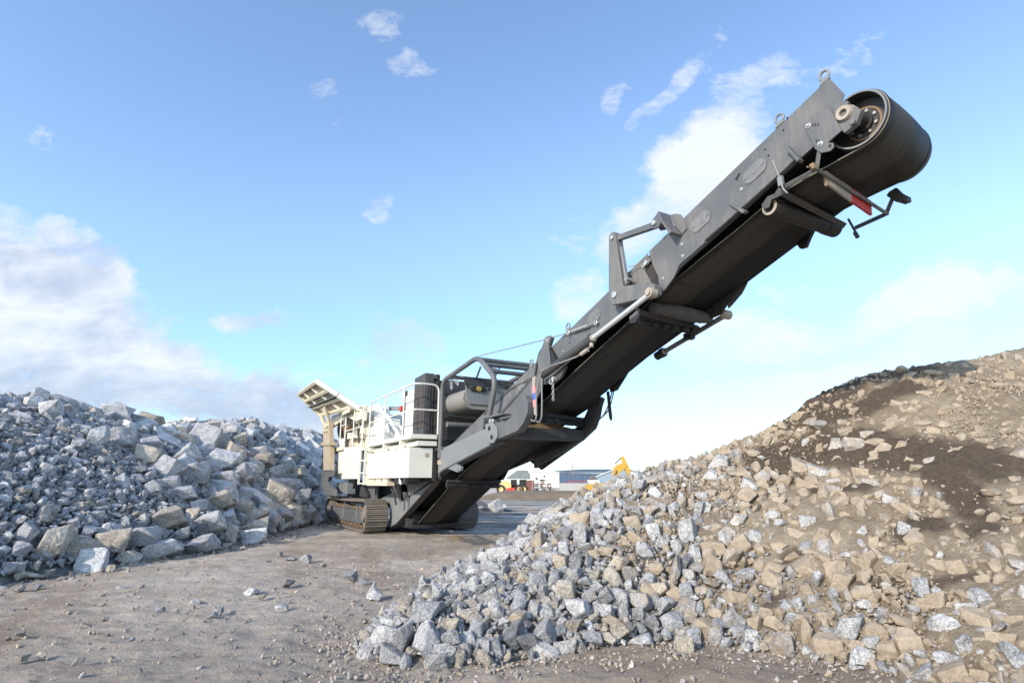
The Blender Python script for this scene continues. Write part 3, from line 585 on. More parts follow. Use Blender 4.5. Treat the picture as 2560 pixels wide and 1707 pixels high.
P(MB().tube([(12.26, -1.0, 5.30), (12.42, -.95, 5.29), (12.55, -.92, 5.33)], .008, 5), 'pin_chain', 'rust', bevel=0)
# folding cylinders, near and far
def ram(v, a, b, c, m1, m2):
    o = P(MB().tube([(a[0], v, a[1]), (b[0], v, b[1])], .085, 20).cyl((b[0] - .06, v, b[1] - .015), (b[0] + .02, v, b[1] + .005), .098, 20), 'hydraulic_cylinder', m1, bevel=.006)
    P(MB().tube([(b[0] + .021, v, b[1] + .005), (c[0], v, c[1])], .046, 18), 'piston_rod', m2, o, 0)
    P(MB().cyl((c[0], v - .07, c[1]), (c[0], v + .07, c[1]), .085, 20).cyl((c[0], v - .10, c[1]), (c[0], v - .07, c[1]), .055, 18), 'rod_eye', 'worn', o)
    P(MB().cyl((b[0] + .02, v, b[1] + .005), (b[0] + .07, v, b[1] + .016), .07, 18), 'gland', 'worn', o)
ram(-1.1, (9.55, 3.80), (11.27, 4.20), (12.90, 4.61), 'grey_dark', 'chrome')
ram(.88, (10.85, 4.16), (11.05, 4.21), (12.70, 4.58), 'black', 'grey')
P(MB().tube([(11.31, -1.13, 4.10), (11.22, -1.17, 3.99), (10.87, -1.17, 3.93), (10.57, -1.17, 3.92), (9.88, -1.17, 3.91), (9.66, -1.19, 3.86), (9.53, -1.2, 3.64), (9.44, -1.2, 3.42), (9.44, -1.2, 2.93), (9.36, -1.2, 2.84), (9.15, -1.15, 2.90)], .018, 8, .06), 'hydraulic_hose', 'hose', bevel=0)
P(MB().tube([(9.62, -1.18, 3.72), (9.66, -1.2, 3.51), (9.66, -1.2, 3.2), (9.64, -1.2, 2.9), (9.54, -1.2, 2.81), (9.35, -1.15, 2.86)], .018, 8, .06), 'hydraulic_hose', 'hose', bevel=0)
P(MB().tube([(11.30, -1.14, 4.10), (11.33, -1.15, 4.03)], .035, 8).tube([(11.23, -1.17, 4.0), (11.02, -1.17, 3.95)], .04, 8), 'hose_coupling', 'worn', bevel=0)
P(MB().prism([(9.40, 3.63), (9.42, 3.72), (9.92, 3.80), (10.22, 3.92), (10.25, 3.86), (10.04, 3.66), (9.80, 3.60)], -1.0, -.94), 'cylinder_bracket', 'grey_dark')
P(MB().cyl((9.85, -1.06, 3.68), (9.85, -1.0, 3.68), .05, 14).ring((9.83, -1.08, 3.63), .06, .012, 1), 'bracket_pin', 'bolt', bevel=0)
pc = MB()
for k in range(7): pc.ring((9.88, -1.07, 3.58 - k * .055), .026, .007, 1 if k % 2 else 0, 10, 5)
P(pc, 'pin_chain', 'bolt', bevel=0)
ls = P(MB().prism([(9.22, 3.80), (9.36, 3.80), (9.32, 3.60), (9.37, 3.14), (9.37, 3.02), (9.33, 2.97), (9.28, 3.02), (9.28, 3.14), (9.23, 3.60)], -1.17, -1.15), 'locking_strap', 'worn')
for z0, z1, mm in ((3.45, 3.60, 'pink'), (3.31, 3.447, 'blue'), (3.16, 3.307, 'pink')):
    P(MB().prism([(9.215 + (3.6 - z1) * .11, z1), (9.335 + (3.6 - z1) * .11, z1), (9.335 + (3.6 - z0) * .11, z0), (9.215 + (3.6 - z0) * .11, z0)], -1.174, -1.146), 'tape_band', mm, ls, 0)
P(MB().prism([(9.05, 3.68), (9.15, 3.68), (9.22, 3.05), (9.19, 2.99), (9.14, 3.0), (9.10, 3.1)], .95, .97), 'locking_strap', 'grey_dark')
P(MB().tube([(9.27, 1.0, 3.66), (9.05, 1.02, 3.25), (8.72, 1.02, 3.09), (8.35, 1.0, 3.0)], .016, 6, .2).tube([(9.2, 1.0, 3.66), (9.08, 1.0, 3.4), (8.8, 1.04, 3.13), (8.35, 1.02, 2.97)], .016, 6, .2), 'hydraulic_hose', 'hose', bevel=0)
for q in ([(9.5, 3.72), (10.1, 3.92), (9.96, 3.80), (9.72, 3.60), (9.52, 3.58)], [(12.2, 4.72), (13.2, 5.0), (13.06, 4.88), (12.86, 4.70), (12.70, 4.56), (12.45, 4.54)], [(14.3, 5.36), (14.7, 5.5), (14.55, 5.3), (14.48, 5.19), (14.38, 5.20)]):
    P(MB().prism(q, mir(-.86), mir(-.79)), 'far_lug', 'black')

# --- drums, rollers, belt
BC = (16.20, 5.925); BR = .372
rp_ = MB().lathe((BC[0], 0, BC[1]), [(.335, -.70), (.358, -.70), (.362, -.66), (.362, .58), (.358, .68), (.335, .68), (.335, .5), (.0, .5)], 48).lathe((BC[0], 0, BC[1]), [(.335, -.70), (.335, -.52), (.20, -.52), (.20, -.535), (0, -.535)], 48)
rp_.v = [(x - .13 * (y + .70) if y > -.6 else x, y, z) for x, y, z in rp_.v]
dr = P(rp_, 'head_drum', 'grey_dark', bevel=0)
P(MB().lathe((BC[0], 0, BC[1]), [(.19, -.537), (.21, -.537), (.215, -.53)], 40), 'rust_ring', 'rust', dr, 0)
P(MB().cyl((BC[0], -.535, BC[1]), (BC[0], -.86, BC[1]), .085, 24).cyl((BC[0], -.54, BC[1]), (BC[0], -.58, BC[1]), .12, 24), 'shaft', 'black', dr)
for k in range(8):
    a = R(22 + 45 * k); q = (BC[0] + .155 * math.cos(a), BC[1] + .155 * math.sin(a)); P(MB().cyl((q[0], -.538, q[1]), (q[0], -.56, q[1]), .022, 6), 'bolt', 'bolt', dr, .002)
lag = MB().lathe((BC[0], 0, BC[1]), [(.336, -.702), (.357, -.704), (.357, -.70), (.336, -.70)], 48)
P(lag, 'worn_rim', 'grey_light', dr, 0)
sp = P(MB().prism([(15.90, 6.20), (15.67, 6.08), (15.77, 5.69), (15.84, 5.60), (15.95, 5.565), (16.0, 5.59), (16.0, 5.65), (15.94, 5.69), (16.12, 5.75), (16.02, 6.14)], -.915, -.89), 'drum_bracket', 'grey')
for q in ((15.73, 6.05), (15.85, 5.72)): P(MB().cyl((q[0], -.915, q[1]), (q[0], -.925, q[1]), .036, 18).cyl((q[0], -.925, q[1]), (q[0], -.95, q[1]), .02, 6), 'bolt', 'bolt', sp, .002)
sl = MB()
for q in ((15.79, 6.03), (15.82, 6.01), (15.85, 5.99), (15.80, 5.79), (15.83, 5.77)): sl.prism([(q[0] - .008, q[1] - .02), (q[0] + .008, q[1] - .02), (q[0] + .014, q[1] + .02), (q[0] - .002, q[1] + .02)], -.9175, -.9151)
P(sl, 'adjuster_slot', 'black', sp, 0)
P(MB().cyl((15.96, -.92, 5.63), (15.96, -.914, 5.63), .02, 12), 'pin_hole', 'black', sp, 0)
bb = P(MB().lathe((16.17, -.80, 5.965), [(.0, -.07), (.048, -.07), (.048, -.12), (.088, -.125), (.10, -.10), (.10, -.05), (.12, -.04), (.12, .04), (0, .04)], 24), 'bearing_block', 'worn', bevel=0)
P(MB().prism([(16.03, 6.16), (16.12, 6.22), (16.36, 5.90), (16.28, 5.76), (16.13, 5.72), (16.06, 5.88)], -.88, -.80).cyl((16.26, -.93, 5.78), (16.26, -.86, 5.78), .035, 6).cyl((16.22, -.91, 6.07), (16.22, -.86, 6.07), .03, 6), 'bearing_mount', 'grey', bb)
fb = P(MB().prism([(15.70, 5.60), (15.66, 5.56), (15.75, 5.43), (15.86, 5.34), (15.93, 5.35), (15.94, 5.41), (15.86, 5.50), (15.80, 5.62)], .84, .90).cyl((15.905, .80, 5.375), (15.905, .91, 5.375), .03, 12), 'far_drum_bracket', 'grey_dark')
# scraper frame, red plate
sf = P(MB().tube([(15.80, -.88, 5.66), (15.73, -.88, 5.44), (15.28, -.88, 5.42)], .032, 4, .03, flat=1.), 'scraper_frame', 'grey', bevel=0)
P(MB().tube([(15.73, .88, 5.52), (15.60, .88, 5.31), (15.16, .88, 5.28)], .032, 4, .03), 'frame_arm', 'grey_dark', sf, 0)
P(MB().tube([(15.73, -.9, 5.45), (15.61, .9, 5.31)], .024, 8), 'cross_bar', 'grey', sf, 0)
P(MB().box(15.70, 15.76, -.97, -.89, 5.42, 5.50).tube([(15.72, -1.05, 5.43), (15.72, -.9, 5.46)], .012), 'clamp', 'rust', sf)
P(MB().box(15.66, 15.70, -.64, -.58, 5.30, 5.43), 'clamp', 'rust', sf)
spl = MB(); spl.add([(15.665, -.62, 5.33), (15.70, -.62, 5.33), (15.70, -.62, 5.52), (15.665, -.62, 5.52), (15.60, .0, 5.265), (15.635, .0, 5.265), (15.65, .0, 5.47), (15.615, .0, 5.47)], [(0, 1, 2, 3), (7, 6, 5, 4), (0, 4, 5, 1), (1, 5, 6, 2), (2, 6, 7, 3), (3, 7, 4, 0)])
P(spl, 'scraper_plate', 'worn', sf)
spl = MB(); spl.add([(15.60, .002, 5.265), (15.635, .002, 5.265), (15.65, .002, 5.47), (15.615, .002, 5.47), (15.56, .52, 5.205), (15.60, .52, 5.205), (15.615, .52, 5.42), (15.58, .52, 5.42)], [(0, 1, 2, 3), (7, 6, 5, 4), (0, 4, 5, 1), (1, 5, 6, 2), (2, 6, 7, 3), (3, 7, 4, 0)])
P(spl, 'scraper_plate', 'red', sf)
P(MB().tube([(15.19, -.93, 5.84), (15.28, -.95, 5.50), (15.30, -.95, 5.36), (15.34, -.93, 5.28)], .012, 8).box(15.24, 15.31, -.96, -.92, 5.42, 5.55), 'tension_strap', 'grey_light', bevel=0)
P(MB().tube([(15.05, .93, 5.48), (15.13, .93, 5.22)], .018, 6).cyl((15.13, .9, 5.22), (15.16, .9, 5.13), .03), 'tension_strap', 'grey_dark', bevel=0)
P(MB().prism([(14.86, 5.36), (14.97, 5.44), (15.26, 5.42), (15.26, 5.36), (15.02, 5.36), (14.97, 5.27), (14.88, 5.28)], -.82, -.79), 'roller_arm', 'grey_dark')
P(MB().lathe((14.93, 0, 5.32), [(0, -.74), (.118, -.74), (.128, -.72), (.128, -.56), (.118, -.55), (.116, .50), (.126, .51), (.126, .74), (0, .76)], 28), 'return_roller', 'black', bevel=0)
P(MB().lathe((14.93, 0, 5.32), [(.075, -.744), (.116, -.744), (.116, -.74)], 28), 'roller_rim', 'worn', bevel=0)
P(MB().tube([(15.15, -.82, 5.43), (15.03, .8, 5.36)], .06, 4), 'roller_beam', 'grey_dark', bevel=0)
rr = MB(); prof = [(0, -.62), (.10, -.62), (.105, -.5)]
for k in range(30):
    t = k / 29; prof.append((.098 + .045 * math.sin(math.pi * t) * (.7 + .3 * mnoise.noise((k * .5, 1, 1))) + .02 * mnoise.noise((k * 1.3, 7, 2)), -.45 + t * 1.15))
rr.lathe((12.40, 0, 4.565), prof + [(.098, .76), (0, .78)], 32)
P(rr, 'caked_roller', 'crust', bevel=0)
P(MB().tube([(12.28, -.86, 4.51), (12.06, .82, 4.47)], .062, 4).tube([(12.13, -.82, 4.40), (11.93, .8, 4.41)], .035, 6), 'roller_beam', 'grey_dark', bevel=0)
for k in range(6):
    a = -.62 + k * .24; P(MB().cyl((12.11, a, 4.375), (12.09, a + .16, 4.378), .055, 16), 'disc_roller', 'black', bevel=0)
P(MB().prism([(12.10, 4.44), (12.30, 4.50), (12.36, 4.40), (12.22, 4.31), (12.11, 4.32)], -.90, -.87).cyl((12.17, -.905, 4.35), (12.17, -.90, 4.35), .02), 'roller_lug', 'grey')
P(MB().box(11.75, 11.95, .74, .86, 4.30, 4.42).cyl((11.9, .8, 4.28), (11.9, .8, 4.36), .05), 'far_lug', 'black')
# belt: one closed loop, with a slight sag and ridged edges
low = [(.98, .26), (2.6, 1.02), (4.3, 1.80), (6.5, 2.52), (8.4, 3.20), (9.4, 3.56), (10., 3.80), (11., 4.16), (11.8, 4.44), (12.4, 4.69), (13., 4.87), (13.7, 5.08), (14.4, 5.27), (14.93, 5.455), (15.3, 5.50), (15.8, 5.535)]
path = [(x, z) for x, z in low]
for k in range(19):
    a = R(-90 + 10.5 * k); path.append((BC[0] + BR * math.cos(a), BC[1] + BR * math.sin(a)))
path += [(15., 5.86), (12.7, 5.07), (8.4, 3.75), (4.5, 2.52), (.90, .80)]
for k in range(1, 8):
    a = R(100 + 22 * k); path.append((.95 + .28 * math.cos(a), .53 + .28 * math.sin(a)))
def smooth(pts, it=1):
    for _ in range(it):
        o = []
        for i, p in enumerate(pts):
            q = pts[(i + 1) % len(pts)]; o += [(p[0] * .75 + q[0] * .25, p[1] * .75 + q[1] * .25), (p[0] * .25 + q[0] * .75, p[1] * .25 + q[1] * .75)]
        pts = o
    return pts
path = smooth(path, 1); n = len(path)
vs = [-.665, -.655, -.64, -.62, -.60, -.57, -.50, -.4, -.25, -.1, .1, .25, .4, .5, .56, .585, .605, .625, .64, .655]
def prof_v(v): return .012 * math.exp(-((v + .635) / .012) ** 2) + .010 * math.exp(-((v + .585) / .012) ** 2) + .012 * math.exp(-((v - .615) / .014) ** 2) + .02 * (1 - ((v + .005) / .66) ** 2)
V, F = [], []
for i, (x, z) in enumerate(path):
    a, b = path[i - 1], path[(i + 1) % n]; t = Vector((b[0] - a[0], b[1] - a[1])).normalized(); nx, nz = t.y, -t.x
    for v in vs: k = prof_v(v); V.append((x + nx * k - .13 * (v + .66) * max(0, min(1, (x - 14.2) / 1.6)), v * (.94 if v > 0 else 1), z + nz * k))
m_ = len(vs)
for i in range(n):
    j = (i + 1) % n
    for k in range(m_ - 1): F.append((i * m_ + k, i * m_ + k + 1, j * m_ + k + 1, j * m_ + k))
bo = P(MB().add(V, F), 'conveyor_belt', 'belt', bevel=0)
so = bo.modifiers.new('thick', 'SOLIDIFY'); so.thickness = .016; so.offset = -1

# ------------------------------------------------------------------ camera, sun, sky
cam = bpy.data.cameras.new('camera'); cam.lens = 20; cam.sensor_width = 36; cam.clip_end = 6000; cam.clip_start = .05
co = bpy.data.objects.new('camera', cam); COL.objects.link(co); co.location = (0, 0, 1.6); co.rotation_euler = (R(104), 0, 0); sc.camera = co
SUN_EL, SUN_A = R(25.5), R(50)                                           # low over the viewer's left shoulder
sd = Vector((-math.cos(SUN_A) * math.cos(SUN_EL), -math.sin(SUN_A) * math.cos(SUN_EL), math.sin(SUN_EL)))
sl_ = bpy.data.lights.new('sun', 'SUN'); sl_.energy = 4.1; sl_.angle = R(.55); sl_.color = (1, .885, .735)
so_ = bpy.data.objects.new('sun', sl_); COL.objects.link(so_); so_.rotation_euler = sd.to_track_quat('Z', 'Y').to_euler()
sc.view_settings.view_transform = 'Standard'; sc.view_settings.look = 'None'; sc.view_settings.exposure = .25; sc.view_settings.gamma = 1

w = bpy.data.worlds.new('World'); sc.world = w; w.use_nodes = True
t = NT(w.node_tree); t.n.clear()
sky = t.node('ShaderNodeTexSky', sky_type='NISHITA'); sky.sun_disc = False; sky.sun_elevation = SUN_EL
sky.sun_rotation = math.atan2(sd.x, sd.y); sky.altitude = 300; sky.air_density = 1.; sky.dust_density = .6; sky.ozone_density = 1.6
dirv = t.node('ShaderNodeTexCoord').outputs['Generated']
s3 = t.sep(dirv)
yy = t.math('MAXIMUM', s3[1], .08)
px, pz = t.math('DIVIDE', s3[0], yy), t.math('DIVIDE', s3[2], yy)      # sky seen to the north, as a flat chart
wv = t.node('ShaderNodeCombineXYZ'); t.put(wv.inputs[0], px); t.put(wv.inputs[1], pz)
chart = wv.outputs[0]
n1 = t.noise(chart, 7.5, 9, .68, dist=.45)
n2 = t.noise(t.mapping(chart, (1.3, 3.4, 1), (0, 0, R(-24))), 2.6, 7, .6, dist=.3)
wx = t.math('MULTIPLY', t.math('SUBTRACT', t.noise(chart, 3.1, 5, .6), .5), .30)
wz = t.math('MULTIPLY', t.math('SUBTRACT', t.noise(t.mapping(chart, loc=(7, 3, 0)), 3.1, 5, .6), .5), .22)
qx, qz = t.math('ADD', px, wx), t.math('ADD', pz, wz)
def blob(cx, cz, rx, rz, rot, amp):
    c, s = math.cos(R(rot)), math.sin(R(rot))
    dx, dz = t.math('SUBTRACT', qx, cx), t.math('SUBTRACT', qz, cz)
    a = t.math('ADD', t.math('MULTIPLY', dx, c / rx), t.math('MULTIPLY', dz, s / rx))
    b = t.math('ADD', t.math('MULTIPLY', dx, -s / rz), t.math('MULTIPLY', dz, c / rz))
    d2 = t.math('ADD', t.math('MULTIPLY', a, a), t.math('MULTIPLY', b, b))
    return t.math('MULTIPLY', t.math('MULTIPLY', t.math('SUBTRACT', 1., t.math('SQRT', d2), clamp=True), 1.7, clamp=True), amp)
def pc_(X, Y, rx, ry, rot, amp):
    """cloud given where it stands in the northern sky (bearing and height, chart units)"""
    return blob(X, Y, rx, ry, rot, amp)
blobs = []
blobs.append(pc_(-0.895, 0.319, 0.414, 0.196, -27, 1.60))
blobs.append(pc_(-0.658, 0.189, 0.355, 0.106, -12, 1.45))
blobs.append(pc_(-0.861, 0.157, 0.409, 0.127, 0, 1.50))
blobs.append(pc_(-0.380, 0.130, 0.383, 0.086, -4, 1.50))
blobs.append(pc_(-0.458, 0.279, 0.120, 0.041, -5, 0.85))
blobs.append(pc_(-0.186, 0.236, 0.103, 0.059, -20, 0.90))
blobs.append(pc_(-0.137, 0.189, 0.117, 0.047, 0, 0.95))
blobs.append(pc_(-0.466, 0.281, 0.120, 0.037, -6, 1.05))
blobs.append(pc_(-0.795, 0.387, 0.211, 0.086, -31, 1.30))
blobs.append(pc_(0.370, 0.596, 0.259, 0.104, 39, 1.60))
blobs.append(pc_(0.254, 0.494, 0.162, 0.077, 36, 1.25))
blobs.append(pc_(0.340, 0.774, 0.203, 0.055, 44, 0.80))
blobs.append(pc_(0.420, 0.878, 0.101, 0.046, 52, 0.68))
blobs.append(pc_(0.185, 0.768, 0.062, 0.049, 71, 0.84))
blobs.append(pc_(0.257, 0.718, 0.089, 0.038, 33, 0.74))
blobs.append(pc_(0.520, 0.794, 0.139, 0.090, 32, 0.78))
blobs.append(pc_(0.689, 0.857, 0.137, 0.034, 39, 0.64))
blobs.append(pc_(-0.272, 0.949, 0.100, 0.066, -39, 0.76))
blobs.append(pc_(-0.203, 0.836, 0.072, 0.070, 46, 0.66))
blobs.append(pc_(-0.355, 0.768, 0.065, 0.063, -51, 0.64))
blobs.append(pc_(-0.337, 0.698, 0.034, 0.040, -51, 0.50))
blobs.append(pc_(-0.277, 0.516, 0.050, 0.055, -50, 0.64))
blobs.append(pc_(-0.929, 0.673, 0.085, 0.029, -23, 0.60))
blobs.append(pc_(-0.985, 0.512, 0.050, 0.028, 0, 0.70))
blobs.append(pc_(0.132, 0.336, 0.100, 0.065, 31, 1.00))
blobs.append(pc_(0.128, 0.494, 0.050, 0.045, 0, 0.65))
blobs.append(pc_(0.430, 0.261, 0.209, 0.078, 20, 1.05))
blobs.append(pc_(0.774, 0.327, 0.262, 0.077, 12, 1.30))
blobs.append(pc_(0.616, 0.286, 0.221, 0.053, 8, 0.85))
blobs.append(pc_(0.504, 0.353, 0.108, 0.033, 10, 0.75))
blobs.append(pc_(0.555, 0.189, 0.177, 0.050, 12, 1.15))
blobs.append(pc_(0.284, 0.096, 0.253, 0.081, 3, 0.76))
blobs.append(pc_(0.442, 0.149, 0.211, 0.057, 5, 0.85))
blobs.append(pc_(0.131, 0.051, 0.226, 0.044, 0, 0.65))
blobs.append(pc_(0.226, 0.440, 0.079, 0.025, 36, 0.75))
blobs.append(pc_(0.127, 0.440, 0.049, 0.035, 0, 0.70))
blobs.append(pc_(0.410, 0.058, 0.158, 0.041, 0, 0.90))
blobs.append(pc_(0.728, 0.245, 0.209, 0.036, 5, 0.75))
acc = None
for b in blobs: acc = b if acc is None else t.math('MAXIMUM', acc, b)
n3 = t.noise(t.mapping(chart, (1., 1.9, 1), (0, 0, R(-38))), 17., 10, .74, dist=.7)
nn = t.ramp(t.math('ADD', t.math('ADD', t.math('MULTIPLY', n1, .36), t.math('MULTIPLY', n2, .28)), t.math('MULTIPLY', n3, .36)), .30, .70)
edge0 = t.math('SUBTRACT', 1.0, acc)
dens = t.math('DIVIDE', t.math('SUBTRACT', nn, edge0), .88, clamp=True)
dens = t.math('MULTIPLY', t.math('POWER', dens, 1.0), t.ramp(acc, .0, .25))
rest = t.ramp(t.noise(t.mapping(dirv, (2, 2, 4)), 1.3, 6, .6), .50, .75, 0, .8)        # loose cloud in the rest of the sky
front = t.ramp(s3[1], .08, .25)
dens = t.math('ADD', t.math('MULTIPLY', dens, front), t.math('MULTIPLY', rest, t.math('SUBTRACT', 1., front)))
shade = t.ramp(t.math('ADD', t.math('ADD', t.math('MULTIPLY', n2, .75), t.math('MULTIPLY', n1, .25)), t.math('MULTIPLY', pz, .25)), .44, .72)
shl = t.ramp(px, -.42, .05)
shade = t.math('MAXIMUM', shade, t.math('MULTIPLY', shl, .9))
ccol = t.mix(shade, (3.0, 3.5, 4.5), (5.6, 5.8, 6.1))
skyc = t.mix(1., sky.outputs[0], (1.82, 1.89, 1.98), 'MULTIPLY')
veil = t.math('MULTIPLY', t.ramp(pz, 1.0, .02), t.ramp(px, -1., .9, .25, .85))
veil = t.math('MULTIPLY', veil, front)
skyc = t.mix(1., skyc, t.mix(t.ramp(pz, .0, .55), (.58, .73, .84), (1., 1., 1.)), 'MULTIPLY')
skyc = t.mix(t.math('MULTIPLY', veil, .22), skyc, (3.5, 4.55, 5.3))
final = t.mix(t.math('MULTIPLY', dens, .90), skyc, ccol)
bg = t.node('ShaderNodeBackground'); t.put(bg.inputs[0], final); bg.inputs[1].default_value = .15
t.l.new(bg.outputs[0], t.node('ShaderNodeOutputWorld').inputs[0])

# ------------------------------------------------------------------ ground
def fbm(x, y, s, o=4, seed=0.): return mnoise.fractal((x * s + seed, y * s - seed, seed * .37), 1.0, 2.0, o)
def axis(pieces):
    out = []
    for a, b, st in pieces: out += list(np.arange(a, b, st))
    return np.array(out)
gx = axis([(-3000, -400, 260), (-400, -60, 34), (-60, -20, 2.5), (-20, -9, .35), (-9, -5, .05), (-5, 4.2, .036), (4.2, 12, .3), (12, 60, 3), (60, 400, 34), (400, 3001, 260)])
gy = axis([(-60, -6, 6), (-6, 2.5, .5), (2.5, 9, .033), (9, 14, .05), (14, 22, .12), (22, 40, .5), (40, 120, 3), (120, 500, 25), (500, 4001, 320)])
X, Y = np.meshgrid(gx, gy)
Zg = np.zeros_like(X); T = np.zeros((*X.shape, 4)); T[..., 3] = 1
def prints(x, y):
    """faint crawler prints across the trodden ground"""
    d = 0
    for (ax, ay, bx, by) in ((-6.8, 9.6, -4.6, 4.2), (-4.9, 9.9, -2.6, 4.2), (-3.3, 7.2, -1.9, 3.9)):
        L = math.hypot(bx - ax, by - ay); s_ = ((x - ax) * (bx - ax) + (y - ay) * (by - ay)) / L
        if s_ < 0 or s_ > L: continue
        t_ = ((x - ax) * (by - ay) - (y - ay) * (bx - ax)) / L
        if abs(t_) < .28: d += .014 * max(math.sin(s_ * 33), -.3) * (1 - (t_ / .28) ** 4) * max(0, min(1, .8 * fbm(x, y, 1.1, 2, 31.) + .35))
    return d
def rut(x, y):
    """wheel ruts pressed into the soft soil at the foot of the right heap"""
    d = 0
    for y0, x0 in ((4.95, .2), (5.25, .6)):
        u = y - (y0 + .05 * math.sin(x * 2.1)); q = math.exp(-(u / .10) ** 2)
        d += (-.05 * q + .03 * math.exp(-((abs(u) - .17) / .06) ** 2)) * (.6 + .4 * math.sin(x * 14)) * (1 / (1 + math.exp(-(x + .4) * 5))) * (1 / (1 + math.exp((x - 1.7) * 5)))
    return d
for j, y in enumerate(gy):
    if y > 45 or y < -7: continue
    for i, x in enumerate(gx):
        if x < -21 or x > 13: continue
        z = .045 * fbm(x, y, .45, 3, 1.) + .028 * fbm(x, y, 1.7, 4, 5.)
        if y < 22: q = fbm(x * .8, y * 1.25, 4.2, 5, 9.); z += .036 * max(q, -.12) + .012 * fbm(x, y, 16, 3, 3.) + .045 * max(fbm(x, y, 11, 3, 13.) - .33, 0) + prints(x, y)
        if 3.5 < y < 7: z += rut(x, y)
        Zg[j, i] = z - .03
# tones: wet streaks far off, brown soil, pale dust
sg = lambda v: 1 / (1 + np.exp(-v))
T[..., 0] = sg((Y - 19) * .9) * sg((70 - Y) * .3) * sg((X + 6) * 1.)
T[..., 1] = np.clip(sg((X - (-.6)) * 3) * sg((6.6 - Y) * 3) * .9 + np.exp(-((X + 2.2) / 1.6) ** 2 - ((Y - 15.5) / 1.6) ** 2) * .8 + np.exp(-((X + 3.5) / 2.) ** 2 - ((Y - 11.5) / .7) ** 2) * .6
                    + np.exp(-((X + 5.6) / .9) ** 2 - ((Y - 5.7) / 1.2) ** 2) * .5 + np.exp(-((X + 1.3) / .5) ** 2 - ((Y - 4.9) / .35) ** 2) * .8, 0, 1)
T[..., 2] = np.clip(np.exp(-((X + 2.6) / 1.6) ** 2 - ((Y - 6.2) / 2.2) ** 2) * .7 + np.exp(-((X + 1.6) / .9) ** 2 - ((Y - 8.5) / 1.6) ** 2) * .7 + np.exp(-((X + 1.5) / 1.2) ** 2 - ((Y - 4.2) / .5) ** 2) * .5, 0, 1)
for (ax, ay, bx, by) in ((-6.8, 9.6, -4.6, 4.2), (-4.9, 9.9, -2.6, 4.2), (-3.3, 7.2, -1.9, 3.9), (-6.2, 17., -3.4, 9.5), (-4.2, 17., -2.0, 9.5)):
    L = math.hypot(bx - ax, by - ay); s_ = ((X - ax) * (bx - ax) + (Y - ay) * (by - ay)) / L; t_ = ((X - ax) * (by - ay) - (Y - ay) * (bx - ax)) / L
    T[..., 1] = np.clip(T[..., 1] + .55 * np.exp(-(t_ / .22) ** 2) * sg((s_ + .2) * 4) * sg((L - s_) * 2), 0, 1); T[..., 2] = np.clip(T[..., 2] + .5 * np.exp(-((abs(t_) - .55) / .2) ** 2) * sg(s_ * 2) * sg((L - s_) * 2), 0, 1)
def grid_obj(name, X, Y, Z, T, m, mask=None):
    h, wd = X.shape; co_ = np.stack([X, Y, Z], -1).reshape(-1, 3)
    idx = np.arange(h * wd).reshape(h, wd)
    f = np.stack([idx[:-1, :-1], idx[:-1, 1:], idx[1:, 1:], idx[1:, :-1]], -1).reshape(-1, 4)
    if mask is not None: f = f[mask.ravel()[f].any(1)]
    return raw_mesh(name, co_, f, m, T.reshape(-1, 4) if T is not None else None)
def raw_mesh(name, co_, f, m, tone=None, smooth=True):
    me = bpy.data.meshes.new(name); k = f.shape[1]
    me.vertices.add(len(co_)); me.vertices.foreach_set('co', co_.astype('f').ravel())
    me.loops.add(f.size); me.loops.foreach_set('vertex_index', f.astype('i').ravel())
    me.polygons.add(len(f)); me.polygons.foreach_set('loop_start', np.arange(0, f.size, k, dtype='i')); me.polygons.foreach_set('loop_total', np.full(len(f), k, 'i'))
    me.update(calc_edges=True); me.polygons.foreach_set('use_smooth', np.full(len(f), smooth))
    if tone is not None:
        a = me.color_attributes.new('tone', 'FLOAT_COLOR', 'POINT'); a.data.foreach_set('color', tone.astype('f').ravel())
    me.materials.append(M[m]); o = bpy.data.objects.new(name, me); COL.objects.link(o); return o
tag(grid_obj('ground', X, Y, Zg, T, 'ground'), kind='structure')

# ------------------------------------------------------------------ heaps: soil under the stones
def vn(x, y, s, o, seed):
    return np.array([fbm(a, b, s, o, seed) for a, b in zip(x.ravel(), y.ravel())]).reshape(x.shape)
xs, ys = np.arange(-25, -6.6, .16), np.arange(2, 52, .2); X, Y = np.meshgrid(xs, ys)
Z = left_h(X, Y); Z = Z - .10 + .10 * vn(X, Y, .9, 4, 2.) * (Z > .05) - (Z < .02) * .15
T = np.zeros((*X.shape, 4)); T[..., 3] = 1; T[..., 1] = np.clip(.9 - np.exp(-((Y - 21.5) / 2) ** 2 - ((X + 8) / 1) ** 2), 0, 1)
tag(grid_obj('rock_heap_terrain', X, Y, Z, T, 'grit'), kind='structure')
xs, ys = np.concatenate([np.arange(-2.2, 8.2, .045), np.arange(8.2, 20, .15)]), np.concatenate([np.arange(2.6, 11.4, .045), np.arange(11.4, 19, .15)]); X, Y = np.meshgrid(xs, ys)
H0 = right_h(X, Y)
N1, N2, N3 = vn(X, Y, 1.1, 4, 4.), vn(X, Y, 4.5, 4, 6.), vn(X, Y, 13, 3, 8.)
lift = np.clip((X - 2.) / 3, 0, 1)
N4 = vn(X, Y, 8., 4, 21.)
Z = H0 - .05 + (.07 * N1 + .055 * N2 + .022 * N3) * np.clip(H0 * 4, 0, 1) + lift * (.05 + .05 * np.maximum(N4 - .05, 0) + .05 * np.abs(N2))
